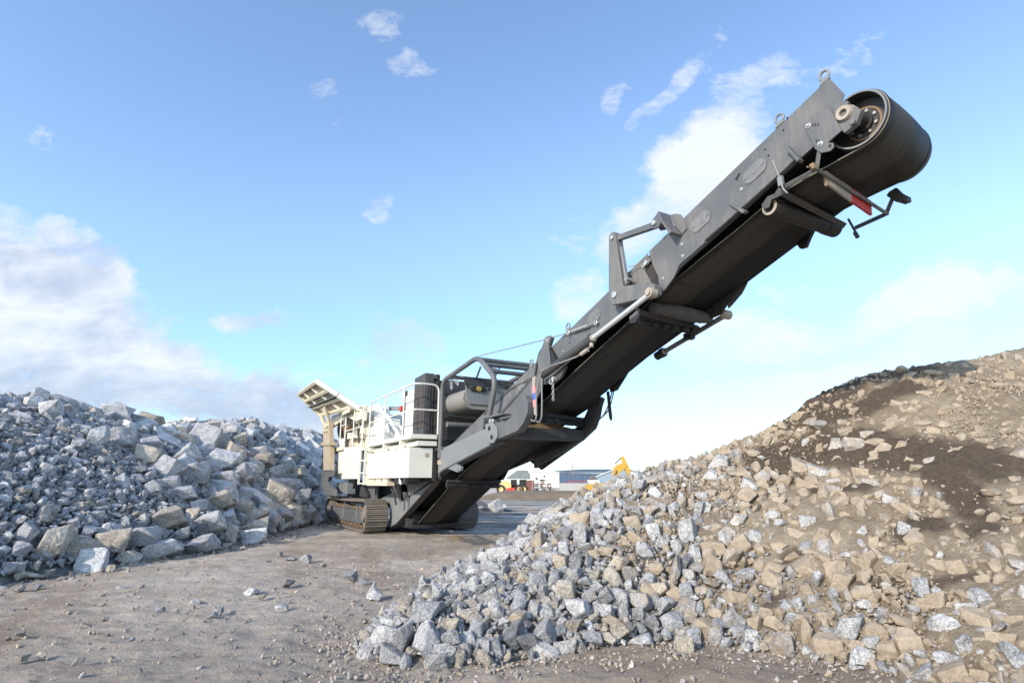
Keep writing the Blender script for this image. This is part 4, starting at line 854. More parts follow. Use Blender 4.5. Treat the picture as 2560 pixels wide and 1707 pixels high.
WET_SHADE_BANDS = [((5.1, 10.5), (5.74, 10.6), (6.23, 10.5), (7.37, 10.6), .52, 1.), ((5.35, 9.95), (5.9, 9.5), (6.7, 9.5), .22, 1.), ((4.2, 9.5), (4.92, 9.29), (5.29, 8.69), (5.56, 8.1), (5.9, 7.3), .38, 1.), ((5.44, 7.5), (5.39, 7.03), (5.25, 6.75), .2, .95), ((4.55, 6.82), (4.75, 6.78), .17, 1.),  # crest bands paint the boom's shadow as dark soil; the rest is wet soil
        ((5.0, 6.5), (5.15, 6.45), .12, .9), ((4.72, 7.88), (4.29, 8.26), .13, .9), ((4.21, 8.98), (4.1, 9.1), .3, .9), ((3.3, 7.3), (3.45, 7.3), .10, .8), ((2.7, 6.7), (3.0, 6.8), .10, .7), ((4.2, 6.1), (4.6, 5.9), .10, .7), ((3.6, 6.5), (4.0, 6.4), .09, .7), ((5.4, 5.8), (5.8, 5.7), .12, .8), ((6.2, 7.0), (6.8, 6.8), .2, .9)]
def wet_shade(x, y):
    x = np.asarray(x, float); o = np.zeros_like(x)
    for w_ in WET_SHADE_BANDS:
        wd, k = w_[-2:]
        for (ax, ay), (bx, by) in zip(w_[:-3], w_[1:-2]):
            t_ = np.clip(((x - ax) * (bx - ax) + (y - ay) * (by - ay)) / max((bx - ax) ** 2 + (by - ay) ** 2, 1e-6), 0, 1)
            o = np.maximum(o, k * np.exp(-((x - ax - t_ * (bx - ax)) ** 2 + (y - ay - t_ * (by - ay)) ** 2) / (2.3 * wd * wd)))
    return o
WET_SHADE = wet_shade(X, Y)
T = np.zeros((*X.shape, 4)); T[..., 3] = 1; T[..., 0] = WET_SHADE; T[..., 1] = np.clip(1.2 - (X + .6 * (Y - 8)) * .55, 0, 1)
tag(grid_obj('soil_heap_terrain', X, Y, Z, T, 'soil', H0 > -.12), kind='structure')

# ------------------------------------------------------------------ rocks
def ico(n):
    bm = bmesh.new(); bmesh.ops.create_icosphere(bm, subdivisions=n, radius=1)
    v = np.array([x.co[:] for x in bm.verts]); f = np.array([[x.index for x in q.verts] for q in bm.faces]); bm.free(); return v, f
IV = {k: ico(k) for k in (1, 2, 3, 5)}
def rock_shape(seed, n, rough=.045, planes=12, sharp=70):
    r_ = np.random.default_rng(seed); v, f = IV[n]
    P_ = np.concatenate([r_.normal(size=(planes, 3)), np.eye(3) + r_.normal(0, .28, (3, 3)), -np.eye(3) + r_.normal(0, .28, (3, 3))]); planes += 6
    P_ /= np.linalg.norm(P_, axis=1)[:, None]; h = np.r_[r_.uniform(.55, .95, planes - 6), r_.uniform(.55, .80, 6)]
    d = v @ P_.T; q = np.where(d > .05, h / np.maximum(d, .05), 9.); q = np.minimum(q, 1.6)
    rr = -np.log(np.exp(-sharp * q).mean(1) * planes) / sharp; rr = np.clip(rr, .25, 1.5)
    o = seed * 3.1
    if n > 2: rr = rr + np.array([rough * mnoise.fractal((a * 1.6 + o, b * 1.6, c * 1.6), 1., 2., 4) + rough * .35 * mnoise.fractal((a * 6, b * 6 + o, c * 6), 1., 2., 3) for a, b, c in v])
    else: rr = rr * (1 + r_.uniform(-.06, .06, len(rr)))
    p = v * rr[:, None]; lo, hi = p.min(0), p.max(0); p = (p - (lo + hi) / 2) / ((hi - lo) / 2)
    return p, f
PROTO = []
for k in range(26):
    p, f = rock_shape(100 + k, 5, planes=5 + k % 5); o = raw_mesh('rock_shape', p, f, 'rock'); PROTO.append(o.data); bpy.data.objects.remove(o)
TONE = {'p': (.43, .43, .425), 'g': (.325, .325, .33), 'd': (.20, .205, .215), 'b': (.36, .325, .275)}
def col_var(c, g=1.): k = rng.uniform(.84, 1.14) * g; return tuple(x * k for x in TONE[c])
def surf_n(hf, x, y):
    e = .15; a = float(hf(np.array([x + e]), np.array([y]))[0] - hf(np.array([x - e]), np.array([y]))[0]) / (2 * e); b = float(hf(np.array([x]), np.array([y + e]))[0] - hf(np.array([x]), np.array([y - e]))[0]) / (2 * e)
    return Vector((-a, -b, 1)).normalized()
class Heap:
    """keeps what has been laid so that later, smaller stones settle into the gaps"""
    def __init__(s, hf): s.hf = hf; s.items = []; s.grid = {}
    def key(s, x, y): return int(math.floor(x / .5)), int(math.floor(y / .5))
    def add(s, x, y, r): s.grid.setdefault(s.key(x, y), []).append((x, y, r))
    def free(s, x, y, r, k):
        a, b = s.key(x, y); m = 1 + int(r / .5)
        for i in range(a - m - 1, a + m + 2):
            for j in range(b - m - 1, b + m + 2):
                for (u, v, q) in s.grid.get((i, j), ()):
                    if (x - u) ** 2 + (y - v) ** 2 < (k * (r + q)) ** 2: return False
        return True
    def near(s, x, y):
        a, b = s.key(x, y); best = 9
        for i in (a - 1, a, a + 1):
            for j in (b - 1, b, b + 1):
                for (u, v, q) in s.grid.get((i, j), ()): best = min(best, math.hypot(x - u, y - v) - q)
        return best
ROCKS = []                                                             # every single stone: object, heap, tone, half sizes
def lay(name, pos, size, rot, tone, dust, heap, cat):
    o = bpy.data.objects.new(name, random.choice(PROTO)); COL.objects.link(o)
    o.location = pos; o.scale = size; o.rotation_euler = rot; o.color = (*col_var(tone, 1.32 if heap == 'left' else 1.), 1); o['dust'] = float(dust); o['category'] = cat
    ROCKS.append((o, heap, tone, size)); return o
def parse(s): return [(float(a[0]), float(a[1]), float(a[2]), float(a[3]), float(a[4]), a[5]) for a in (q.split() for q in s.split(';'))]
LEFT = parse("""-12.87 15.25 3.69 0.231 0.189 p;-12.39 15.28 3.51 0.249 0.264 p;-12.19 14.12 3.19 0.263 0.122 p;-12.55 16.03 3.64 0.14 0.139 b;-12.71 14.42 3.47 0.16 0.107 g;-12.44 13.92 3.28 0.128 0.103 g;-11.06 15.28 2.76 0.271 0.279 p;-10.94 16.09 2.8 0.339 0.314 g;-12.31 19.26 3.41 0.297 0.236 p;-11.99 19.79 3.25 0.392 0.314 p;-12.69 22.07 3.6 0.28 0.243 p;-12.8 24.09 3.87 0.39 0.236 b;-11.82 22.05 3.25 0.52 0.484 g;-12.52 25.46 3.87 0.419 0.28 p;-13.16 28.52 4.56 0.508 0.245 b;-12.58 27.79 4.15 0.34 0.272 g;-12.41 28.66 4.16 0.321 0.351 g;-11.83 28.56 3.73 0.514 0.383 p;-10.27 16.26 2.35 0.348 0.295 b;-10.47 18.26 2.44 0.515 0.332 p;-10.6 21 2.37 0.609 0.38 p;-9.78 16.51 2.01 0.442 0.298 g;-9.46 17.43 1.83 0.366 0.377 g;-9.3 18.87 1.63 0.443 0.339 g;-11.39 21.33 2.78 0.341 0.207 g;-10.91 22.65 2.7 0.369 0.439 b;-10.95 17.53 2.72 0.27 0.234 g;-9.24 15.95 1.58 0.213 0.229 g;-8.87 15.91 1.31 0.328 0.227 g;-9.23 15.1 1.48 0.214 0.198 g;-9.74 21.1 1.82 0.343 0.43 g;-8.45 17.08 1.07 0.325 0.304 b;-8.85 19.36 1.22 0.292 0.254 p;-8.21 17.96 0.84 0.288 0.234 b;-8.77 21.99 1.17 0.508 0.524 b;-10.59 24.64 2.5 0.409 0.298 b;-10.01 24.5 2.03 0.299 0.265 g;-11.1 25.45 2.89 0.395 0.247 g;-9.97 26.77 2.04 0.421 0.289 b;-10.11 29.61 2.19 0.336 0.392 g;-11.26 30.37 3.14 0.31 0.221 g;-11.34 33.44 3.26 0.306 0.324 p;-10.29 26.38 2.31 0.266 0.286 g;-9.47 27.48 1.57 0.341 0.263 g;-9.3 24.94 1.46 0.334 0.268 g;-8.8 24.5 1.07 0.355 0.292 g;-8.15 21.96 0.57 0.339 0.286 b;-7.95 23.06 0.36 0.307 0.245 g;-8.48 15.97 1 0.232 0.17 g;-8.29 14.35 0.76 0.348 0.305 b;-7.84 15.51 0.56 0.355 0.328 p;-7.96 16.79 0.64 0.16 0.198 g;-7.53 16.07 0.29 0.152 0.207 b;-7.88 18.15 0.59 0.37 0.236 b;-8.14 19.78 0.67 0.258 0.257 b;-7.58 17.63 0.38 0.321 0.187 b;-7.34 16.76 0.16 0.392 0.177 p;-7.61 14.48 0.22 0.488 0.203 g;-7.81 13.41 0.16 0.385 0.219 p;-8.14 13.24 0.42 0.338 0.263 g;-7.99 12.59 0.1 0.23 0.132 b;-8.08 11.62 0.13 0.26 0.242 p;-8.33 12.55 0.42 0.288 0.249 b;-8.41 11.83 0.36 0.286 0.221 b;-8.65 11.29 0.51 0.256 0.29 b;-8.99 11.08 0.71 0.168 0.195 g;-8.75 10.74 0.45 0.161 0.138 g;-8.71 12.3 0.61 0.15 0.13 p;-8.68 12.73 0.66 0.097 0.12 p;-8.93 12.13 0.77 0.124 0.157 g;-9.32 11.81 1.02 0.129 0.14 g;-9.88 11.88 1.42 0.118 0.099 b;-9.32 12.72 1.12 0.12 0.09 b;-8.53 10.41 0.21 0.136 0.108 g;-8.33 10.6 0.05 0.14 0.055 b;-8.29 10.88 0.05 0.088 0.063 b;-7.64 11.55 0.03 0.076 0.067 b;-10.76 12.71 2.15 0.128 0.123 g;-10.29 12.92 1.89 0.157 0.171 p;-9.57 11.94 1.2 0.098 0.099 p;-8.39 10.4 0.08 0.082 0.072 b;-8.54 10.29 0.2 0.098 0.095 g;-7.97 14.41 0.44 0.161 0.118 g;-8.3 15.4 0.81 0.143 0.164 b;-7.35 15.51 0.04 0.146 0.072 b;-9.68 15.01 1.72 0.24 0.09 d;-9.68 15.57 1.8 0.142 0.112 g;-9.93 15.45 1.95 0.233 0.093 d;-9.82 14.17 1.72 0.125 0.102 g;-11.42 15.83 2.97 0.203 0.116 g;-11.56 22.77 3.03 0.221 0.249 g;-11.85 24.96 3.4 0.274 0.274 b;-9.01 21.38 1.18 0.163 0.204 g;-10.79 27.89 2.75 0.345 0.236 b;-10.55 29.57 2.54 0.301 0.25 g;-12.31 34.87 4.12 0.36 0.34 p;-12.12 32.34 3.86 0.331 0.236 g;-11.1 27.6 3 0.217 0.234 g;-8.67 26.26 0.85 0.177 0.218 g;-9.5 12.47 1.21 0.116 0.089 g;-9.01 12.94 0.94 0.136 0.092 g;-9.56 13.16 1.37 0.113 0.094 g;-10.05 13.3 1.74 0.126 0.096 g;-10.1 12.44 1.65 0.103 0.089 g;-11.31 12.94 2.5 0.106 0.063 g;-11.49 13.68 2.72 0.14 0.084 g;-10.91 14.53 2.51 0.183 0.159 g""")
RIGHT = [r for r in parse("""-0.89 6.42 0.28 0.175 0.132 g;-1.25 6.11 0.13 0.138 0.108 p;-1.03 5.97 0.14 0.088 0.138 d;-0.81 5.92 0.15 0.12 0.153 g;-0.62 6.14 0.21 0.075 0.101 b;-0.59 5.96 0.15 0.089 0.089 g;-1.1 5.82 0.05 0.116 0.087 g;-0.7 5.7 0.04 0.092 0.077 g;-0.02 6.16 0.16 0.126 0.151 d;0.27 6.26 0.15 0.154 0.128 g;0.14 6.1 0.09 0.125 0.083 d;0.53 6.14 0.04 0.108 0.067 p;-0.28 5.93 0.09 0.072 0.081 g;-0.16 5.97 0.09 0.057 0.081 g;-0.34 5.88 0.08 0.048 0.064 g;0.06 6.42 0.23 0.097 0.079 b;-0.35 6.14 0.18 0.075 0.084 g;0.97 6.78 0.25 0.129 0.065 p;0.71 6.72 0.27 0.12 0.102 p;0.62 6.97 0.4 0.106 0.135 b;1.07 6.98 0.34 0.086 0.106 g;1.24 7.02 0.33 0.096 0.097 g;1.22 6.8 0.22 0.064 0.094 g;1.45 6.97 0.29 0.113 0.106 g;1.37 6.82 0.2 0.073 0.066 g;1.52 6.75 0.14 0.072 0.065 g;1.75 6.76 0.14 0.116 0.083 g;1.73 6.95 0.26 0.093 0.086 g;1.93 6.94 0.26 0.138 0.077 g;1.95 6.81 0.18 0.081 0.056 b;1.14 6.51 0.1 0.122 0.098 b;0.63 6.45 0.16 0.097 0.079 b;0.99 6.41 0.06 0.078 0.052 b;0.47 6.34 0.14 0.078 0.052 g;-0.14 8.31 0.66 0.176 0.105 p;0.4 7.88 0.71 0.1 0.089 b;0.91 8.03 0.89 0.09 0.194 g;0.72 8.25 0.92 0.117 0.105 g;0.6 7.57 0.63 0.095 0.096 b;0.75 7.34 0.53 0.082 0.092 g;0.32 7.18 0.47 0.12 0.08 g;0.36 7.44 0.57 0.062 0.094 p;-0.68 7.14 0.38 0.089 0.069 p;-0.57 6.59 0.31 0.081 0.064 d;-0.69 14.77 0.06 0.146 0.167 p;-0.91 12.93 0.04 0.181 0.127 d;-0.62 18.06 0.05 0.179 0.154 g;-0.15 17.26 0.07 0.171 0.22 g;0.11 19.88 0.06 0.226 0.17 b;0.97 8.55 1.09 0.133 0.098 b;0.84 8.93 1.16 0.153 0.077 p;0.39 9.54 1.03 0.163 0.082 p;1.77 31.08 0.12 0.222 0.356 p;4.24 52.82 0.18 0.986 0.533 g;8.37 74.56 0.22 0.855 0.646 p;1.2 9.25 1.38 0.079 0.093 p;1.2 8.45 1.11 0.096 0.109 p;1.36 8.53 1.16 0.096 0.085 p;1.76 8.53 1.21 0.096 0.073 p;1.67 8.28 1.07 0.127 0.083 b;1.34 7.58 0.65 0.115 0.085 b;1.19 7.81 0.76 0.12 0.055 b;1.69 7.69 0.73 0.095 0.119 p;1.96 7.88 0.84 0.076 0.067 p;1.98 7.36 0.56 0.059 0.185 g;2.13 7.51 0.64 0.091 0.105 g;2.6 7.74 0.8 0.144 0.088 b;2.86 7.94 0.94 0.095 0.101 p;2.45 7.43 0.61 0.108 0.135 b;2.35 8.02 0.98 0.109 0.148 p;2.32 8.6 1.29 0.095 0.074 p;2.67 8.47 1.24 0.081 0.097 p;2.84 8.81 1.42 0.096 0.051 p;2.53 6.92 0.35 0.134 0.086 b;2.06 6.65 0.11 0.095 0.082 b;-1.31 6.88 0.17 0.074 0.066 g;-1.64 7.81 0.02 0.063 0.065 b;-1.6 6.86 0.02 0.055 0.047 p;0.88 6.96 0.35 0.086 0.087 g;1 7.35 0.52 0.081 0.072 b;0.86 7.22 0.46 0.07 0.06 g;1.73 7.18 0.4 0.097 0.07 b;1.61 7.33 0.49 0.1 0.061 g;1.9 8.08 0.97 0.1 0.103 p;1.34 8.05 0.91 0.112 0.069 g;1.18 8.16 0.95 0.092 0.058 g;2 8.52 1.22 0.095 0.073 b;2.16 8.93 1.45 0.1 0.09 p;1.77 9.05 1.45 0.077 0.078 g;1.99 9.19 1.55 0.117 0.107 p;1.58 9.02 1.4 0.102 0.065 b;0.22 6.61 0.29 0.055 0.091 g;0.44 6.74 0.3 0.056 0.056 b;-0.16 6.5 0.28 0.072 0.072 g;-0.61 7.57 0.41 0.074 0.053 g;-0.43 8.03 0.51 0.09 0.056 g;-0.12 7.14 0.44 0.06 0.06 d;0.08 7 0.41 0.058 0.058 d;-0.77 6.59 0.29 0.063 0.054 g;-1.33 8.25 0.11 0.101 0.057 g;-1.4 8.98 0.07 0.098 0.062 g;-0.54 6.3 0.24 0.052 0.052 d;3.28 6.12 0.2 0.13 0.144 p;3.05 6.07 0.08 0.137 0.106 b;3.46 5.94 0.22 0.1 0.084 b;3.57 5.63 0.2 0.108 0.132 b;3.93 5.63 0.36 0.121 0.08 p;3.84 5.31 0.25 0.063 0.099 p;4.1 5.25 0.32 0.093 0.068 b;3.4 5.65 0.12 0.088 0.086 b;3.22 5.78 0.06 0.086 0.074 p;3.37 5.86 0.15 0.07 0.062 p;3.26 5.91 0.11 0.071 0.048 b;3.42 5.26 0.08 0.094 0.079 p;3.69 5 0.12 0.071 0.046 b;4.09 6.46 0.71 0.084 0.101 b;3.6 6.65 0.56 0.124 0.104 b;3.64 6.86 0.67 0.122 0.083 b;3.09 7.17 0.61 0.126 0.078 b;2.99 7.04 0.52 0.108 0.101 g;2.78 7.22 0.55 0.112 0.061 p;2.79 7.86 0.89 0.09 0.115 p;2.29 7.64 0.73 0.088 0.111 p;2.94 7.66 0.82 0.112 0.158 b;3.83 7.7 1.1 0.117 0.095 p;3.79 7.37 0.95 0.095 0.117 b;3.91 7.23 0.95 0.061 0.097 b;3.35 7.49 0.84 0.115 0.064 b;3.16 7.8 0.93 0.088 0.086 p;3.4 7.08 0.67 0.152 0.094 b;2.73 6.97 0.42 0.084 0.083 b;2.71 6.62 0.24 0.079 0.063 b;2.73 6.47 0.18 0.104 0.076 b;2.94 6.48 0.23 0.076 0.054 p;2.38 6.46 0.11 0.084 0.061 g;3.03 6.39 0.22 0.087 0.06 b;3.23 6.72 0.44 0.064 0.096 b;3.69 6.26 0.44 0.05 0.089 b;3.85 6.95 0.8 0.08 0.034 p;3.94 6.69 0.74 0.089 0.121 b;4.17 6.91 0.93 0.05 0.076 b;4.22 6.85 0.92 0.049 0.033 b;4.4 6.59 0.9 0.052 0.064 b;4.32 6.66 0.89 0.053 0.049 b;3.97 5.97 0.47 0.075 0.064 b;4.08 5.89 0.5 0.073 0.084 b;4.2 5.69 0.48 0.084 0.054 p;4.14 5.51 0.41 0.111 0.084 b;3.79 5.51 0.27 0.077 0.065 b;4.5 6.13 0.77 0.093 0.081 b;4.54 5.89 0.69 0.065 0.057 b;5 6.03 0.92 0.077 0.08 b;5.03 6.22 1.01 0.075 0.038 b;5.1 6.32 1.07 0.047 0.039 p;4.5 5.56 0.56 0.055 0.079 b;4.35 5.36 0.43 0.066 0.07 b;4.12 6.27 0.65 0.062 0.075 b;3.78 6.31 0.5 0.038 0.045 b;3.96 5.32 0.29 0.053 0.05 b;3.46 5.55 0.13 0.037 0.052 b;2.88 5.98 0 0.037 0.028 p;2.97 5.89 0 0.036 0.041 b;3.09 5.65 0 0.05 0.02 p;2.5 6.23 0.03 0.047 0.036 b;1.7 6.21 0.03 0.09 0.102 b;1.89 6.4 0.01 0.05 0.037 g;3.29 5.48 0.03 0.032 0.032 p;3.54 5.25 0.12 0.034 0.037 b;3.5 5.38 0.12 0.046 0.037 b;2.13 7.33 0.52 0.076 0.079 g;2.03 7.11 0.38 0.081 0.093 g;2.41 6.79 0.25 0.06 0.048 g;5.2 10.38 2.76 0.125 0.098 b;5.19 9.67 2.52 0.159 0.103 p;4.71 10.39 2.53 0.101 0.069 b;0.82 2.02 1.75 0.032 0.027 p;5.74 9.96 2.94 0.082 0.067 p;5.77 9.58 2.79 0.099 0.052 p;5.52 8.93 2.33 0.091 0.071 p;5.48 8.68 2.19 0.136 0.069 p;5.25 8.89 2.16 0.162 0.118 p;5.09 9.11 2.18 0.105 0.109 p;5.63 8.36 2.13 0.082 0.067 p;5.92 7.72 1.99 0.097 0.071 p;5.57 7.78 1.87 0.074 0.072 p;5.46 7.98 1.9 0.069 0.042 p;5.41 7.76 1.79 0.091 0.051 b;4.92 8.26 1.74 0.12 0.087 b;4.86 7.9 1.59 0.122 0.052 p;4.5 9.02 1.84 0.137 0.154 p;4.61 8.76 1.77 0.142 0.103 p;4.07 8.77 1.61 0.124 0.115 b;4.58 8.36 1.61 0.105 0.055 p;4.29 8.53 1.57 0.138 0.1 b;4.04 9.03 1.73 0.075 0.071 p;5.15 7.64 1.63 0.066 0.06 b;5.15 7.43 1.55 0.063 0.107 b;4.78 7.44 1.4 0.088 0.077 p;5.06 7.08 1.38 0.066 0.064 b;4.39 7.96 1.41 0.099 0.093 b;3.94 7.95 1.23 0.1 0.051 p;3.75 8.34 1.34 0.078 0.086 g;3.64 8.2 1.24 0.086 0.053 b;3.64 9.27 1.78 0.135 0.097 b;3.41 9.69 1.94 0.18 0.14 p;3.14 9.32 1.73 0.127 0.11 p;3.6 8.87 1.57 0.117 0.104 p;3.49 9.26 1.75 0.091 0.109 p;3.69 10.05 2.1 0.1 0.066 b;0.64 2.04 1.7 0.028 0.016 p;2.84 9.36 1.73 0.07 0.098 g;2.98 8.84 1.46 0.087 0.046 g;2.77 8.51 1.25 0.073 0.099 p;5.91 6.9 1.63 0.068 0.054 p;6.74 7.82 2.28 0.063 0.052 p;8.64 9.75 3.4 0.09 0.08 b;6.75 9.23 3.02 0.111 0.075 b;8.61 10.67 3.8 0.103 0.059 b;6.44 9.04 2.82 0.07 0.073 b;6.03 8.8 2.53 0.068 0.059 p;6.15 8.72 2.54 0.095 0.07 b;6.1 8.32 2.32 0.098 0.067 b;6.19 7.57 2.02 0.077 0.04 d;6.01 7.2 1.79 0.043 0.057 p;5.3 8.47 2 0.057 0.067 p;5.73 6.74 1.49 0.059 0.053 b;5.41 6.37 1.21 0.061 0.049 b;4.06 7.53 1.12 0.084 0.058 b""") if 3.2 < r[1] < 12.6]
hl_, hr_ = Heap(left_h), Heap(right_h)
for x, y, z, a, b, c in LEFT:
    az = math.atan2(x, y); d = (a + b) * .5 * rng.uniform(.85, 1.1)
    lay('boulder', (x, y, z), tuple(q * (1.22 if y > 16.5 else 1.12) for q in (a, d, b)), (R(rng.uniform(-14, 14)), R(rng.uniform(-12, 12)), -az + R(rng.uniform(-12, 12))), c, .27 if c == 'b' else rng.uniform(0, .2), 'left', 'boulder')
    hl_.add(x - .1, y, (a + d) * .5)
def rdust(x, y, c): return np.clip(.12 + .15 * (x + .3 * (y - 7) - .3) + (.24 if c == 'b' else 0) - (.30 if c == 'p' else 0) + rng.uniform(-.2, .2), 0, .86)
for x, y, z, a, b, c in RIGHT:
    az = math.atan2(x, y); d = (a + b) * .5 * rng.uniform(.8, 1.05)
    lay('stone', (x, y, z), (a * 1.12, d * 1.1, b * 1.12), (R(rng.uniform(-16, 16)), R(rng.uniform(-14, 14)), -az + R(rng.uniform(-12, 12))), c, rdust(x, y, c), 'right', 'stone')
    hr_.add(x, y, (a + d) * .5)
def fill(heap, n, rr, box, name, cat, tag_, tones, dustf, k=.80, tries=9000, keep=None, sink=.12, flat=(.45, .95)):
    got = 0
    radii = sorted(rng.uniform(rr[0], rr[1], n), reverse=True)
    for r in radii:
        for _ in range(tries // n + 12):
            x, y = rng.uniform(box[0], box[1]), rng.uniform(box[2], box[3])
            z = float(heap.hf(np.array([x]), np.array([y]))[0])
            if z < (.2 if heap is hl_ else .03) or (keep and not keep(x, y, z, r)): continue
            if heap.free(x, y, r, k):
                nn = surf_n(heap.hf, x, y); p = Vector((x, y, z)) + nn * r * (.55 - sink - .2)
                c = rng.choice(list(tones)); s = (r * rng.uniform(.95, 1.5), r * rng.uniform(.8, 1.05), r * rng.uniform(*flat))
                q = nn.to_track_quat('Z', 'Y') @ Quaternion((0, 0, 1), rng.uniform(0, 6.28)) @ Quaternion((1, 0, 0), R(rng.uniform(-25, 25)))
                lay(name, p, s, q.to_euler(), c, dustf(x, y, c), tag_, cat); heap.add(x, y, r); got += 1; break
    return got
ldust = lambda x, y, c: .27 if c == 'b' else rng.uniform(0, .22)
fine = lambda x, y: (y < 17.2) & (x < np.interp(y, LF_Y, LF_X) - 1.0) & (x > -12.9)
g1_ = fill(hl_, 75, (.26, .50), (-13.4, -7.8, 16.5, 40), 'boulder', 'boulder', 'left', 'gggppb', ldust, keep=lambda x, y, z, r: not fine(x, y))
g2_ = fill(hl_, 60, (.15, .26), (-13.4, -7.9, 10, 25), 'boulder', 'boulder', 'left', 'ggggppdb', ldust, keep=lambda x, y, z, r: not fine(x, y))
g3_ = fill(hl_, 40, (.2, .34), (-14.6, -12.6, 13, 40), 'boulder', 'boulder', 'left', 'ggppb', ldust)
def on_right(x, y, z, r): return z < 1.4 or rng.uniform() < .35
g4_ = fill(hr_, 50, (.09, .13), (-1.2, 8.5, 4.6, 10.8), 'stone', 'stone', 'right', 'ggpbb', rdust, keep=on_right)
print('single rocks', len(LEFT), len(RIGHT), g1_, g2_, g3_, g4_)

# loose stones on the trodden ground
for x, y, a, b, c in ((-4.37, 12.84, 0.104, 0.094, 'p'), (-3.89, 9.16, 0.122, 0.066, 'p'), (-3.04, 8.13, 0.086, 0.039, 'p'), (-2.76, 10.39, 0.111, 0.1, 'g'), (-4.37, 8.48, 0.068, 0.041, 'p'), (-4.56, 7.99, 0.063, 0.038, 'g'), (-4.0, 5.8, 0.053, 0.027, 'b'), (-3.74, 7.87, 0.062, 0.05, 'g'), (-4.91, 7.47, 0.049, 0.03, 'b'), (-4.58, 5.87, 0.053, 0.037, 'b'), (-6.16, 9.61, 0.077, 0.031, 'g'), (-3.62, 9.91, 0.093, 0.064, 'd'), (-7.68, 9.54, 0.076, 0.046, 'g'), (-3.75, 12.06, 0.065, 0.049, 'b'), (-5.37, 13.92, 0.075, 0.056, 'g'), (-4.88, 7.11, 0.056, 0.034, 'b'), (-4.5, 6.0, 0.047, 0.028, 'b'), (-3.6, 8.82, 0.07, 0.042, 'b'), (-7.51, 9.68, 0.078, 0.047, 'g'), (-3.72, 7.64, 0.081, 0.036, 'g'), (-5.33, 6.75, 0.053, 0.032, 'b'), (-4.83, 13.19, 0.107, 0.043, 'g'), (-5.13, 12.79, 0.052, 0.031, 'g'), (-4.02, 6.58, 0.043, 0.021, 'g'), (-3.2, 7.42, 0.029, 0.018, 'g'), (-2.46, 10.06, 0.067, 0.065, 'g'), (-2.18, 9.54, 0.051, 0.092, 'p'), (-2.0, 8.88, 0.118, 0.085, 'p')):
    d = (a + b) * .55; lay('stone', (x, y, b * .45), (a, d, b), (R(rng.uniform(-10, 10)), R(rng.uniform(-10, 10)), rng.uniform(0, 6.28) if abs(a - b) < .02 else -math.atan2(x, y)), c, .35 if c == 'b' else .2, 'ground', 'stone')
for x, y, a, b, c in ((-1.0, 35.1, .47, .42, 'p'), (-.3, 36.2, .30, .25, 'p'), (-1.75, 34.5, .3, .2, 'g')):
    lay('boulder', (x, y, b * .7), (a, a * .9, b), (0, R(8), rng.uniform(0, 3)), c, .3, 'yard', 'boulder')

# rubble: what nobody could count, one object per heap
RSH = [rock_shape(500 + k, 2, planes=6 + k % 4) for k in range(16)]
RSH3 = [rock_shape(700 + k, 3, planes=7 + k % 4) for k in range(10)]
RSH1 = [rock_shape(900 + k, 1, planes=6 + k % 4) for k in range(14)]
def rot_m(n):
    q = rng.normal(size=(n, 4)); q /= np.linalg.norm(q, axis=1)[:, None]; w_, x, y, z = q.T
    return np.stack([np.stack([1 - 2 * (y * y + z * z), 2 * (x * y - z * w_), 2 * (x * z + y * w_)], -1), np.stack([2 * (x * y + z * w_), 1 - 2 * (x * x + z * z), 2 * (y * z - x * w_)], -1), np.stack([2 * (x * z - y * w_), 2 * (y * z + x * w_), 1 - 2 * (x * x + y * y)], -1)], 1)
def rubble(name, pts, label, cat):
    """pts: x y z r tone(3) dust"""
    A = np.array(pts); V, F, Tn = [], [], []; o = 0; Rm = rot_m(len(A))
    for i, a in enumerate(A):
        sh = RSH3 if a[3] > .07 else (RSH if a[3] > .028 else RSH1); p, f = sh[i % len(sh)]
        s = np.array([1.3, .95, .65]) * a[3] * rng.uniform(.7, 1.25, 3)
        V.append((p * s) @ Rm[i].T + a[:3]); F.append(f + o); o += len(p); Tn.append(np.tile(np.r_[a[4:7], a[7]], (len(p), 1)))
    ob = raw_mesh(name, np.concatenate(V), np.concatenate(F), 'rubble', np.concatenate(Tn), smooth=False)
    return tag(ob, label, cat, kind='stuff')
def strew(heap, n, rr, box, tones, dustf, k, dens=None, power=2.2, sink=.2, out=None):
    x = rng.uniform(box[0], box[1], n); y = rng.uniform(box[2], box[3], n); r = rr[0] + (rr[1] - rr[0]) * rng.uniform(0, 1, n) ** power
    if dens is not None: m = rng.uniform(0, 1, n) < dens(x, y); x, y, r = x[m], y[m], r[m]
    z = heap.hf(x, y); order = np.argsort(-r)
    for i in order:
        if z[i] < (.13 if heap is hl_ else .0): continue
        if heap.free(x[i], y[i], r[i], k):
            heap.add(x[i], y[i], r[i]); c = rng.choice(list(tones)); out.append((x[i], y[i], z[i] + r[i] * (.45 - sink), r[i], *col_var(c, 1.15 if heap is hl_ else 1.), dustf(x[i], y[i], c)))
RL = []
strew(hl_, 5000, (.10, .22), (-13.8, -7.6, 9, 42), 'ggggppdb', ldust, .74, dens=lambda x, y: np.where(fine(x, y), .06, 1.), sink=.35, out=RL)
strew(hl_, 20000, (.045, .12), (-13.8, -7.5, 8, 30), 'gggggppddb', ldust, .70, dens=lambda x, y: np.where(fine(x, y), .9, 1.), power=2., out=RL)
strew(hl_, 30000, (.022, .055), (-13.5, -7.5, 8, 18), 'gggggpdddb', ldust, .62, out=RL)
rubble('crushed_rock', RL, 'bluish grey crushed rock filling the gaps between the boulders of the left heap', 'rubble')
RR = []
def rd(x, y): return np.clip(1.3 - .10 * x, .2, 1) * (1 - .86 * np.clip((wet_shade(x, y) - .35) * 3, 0, 1)) * np.where((x > 6.4) & (y < 10.2), .35, 1)
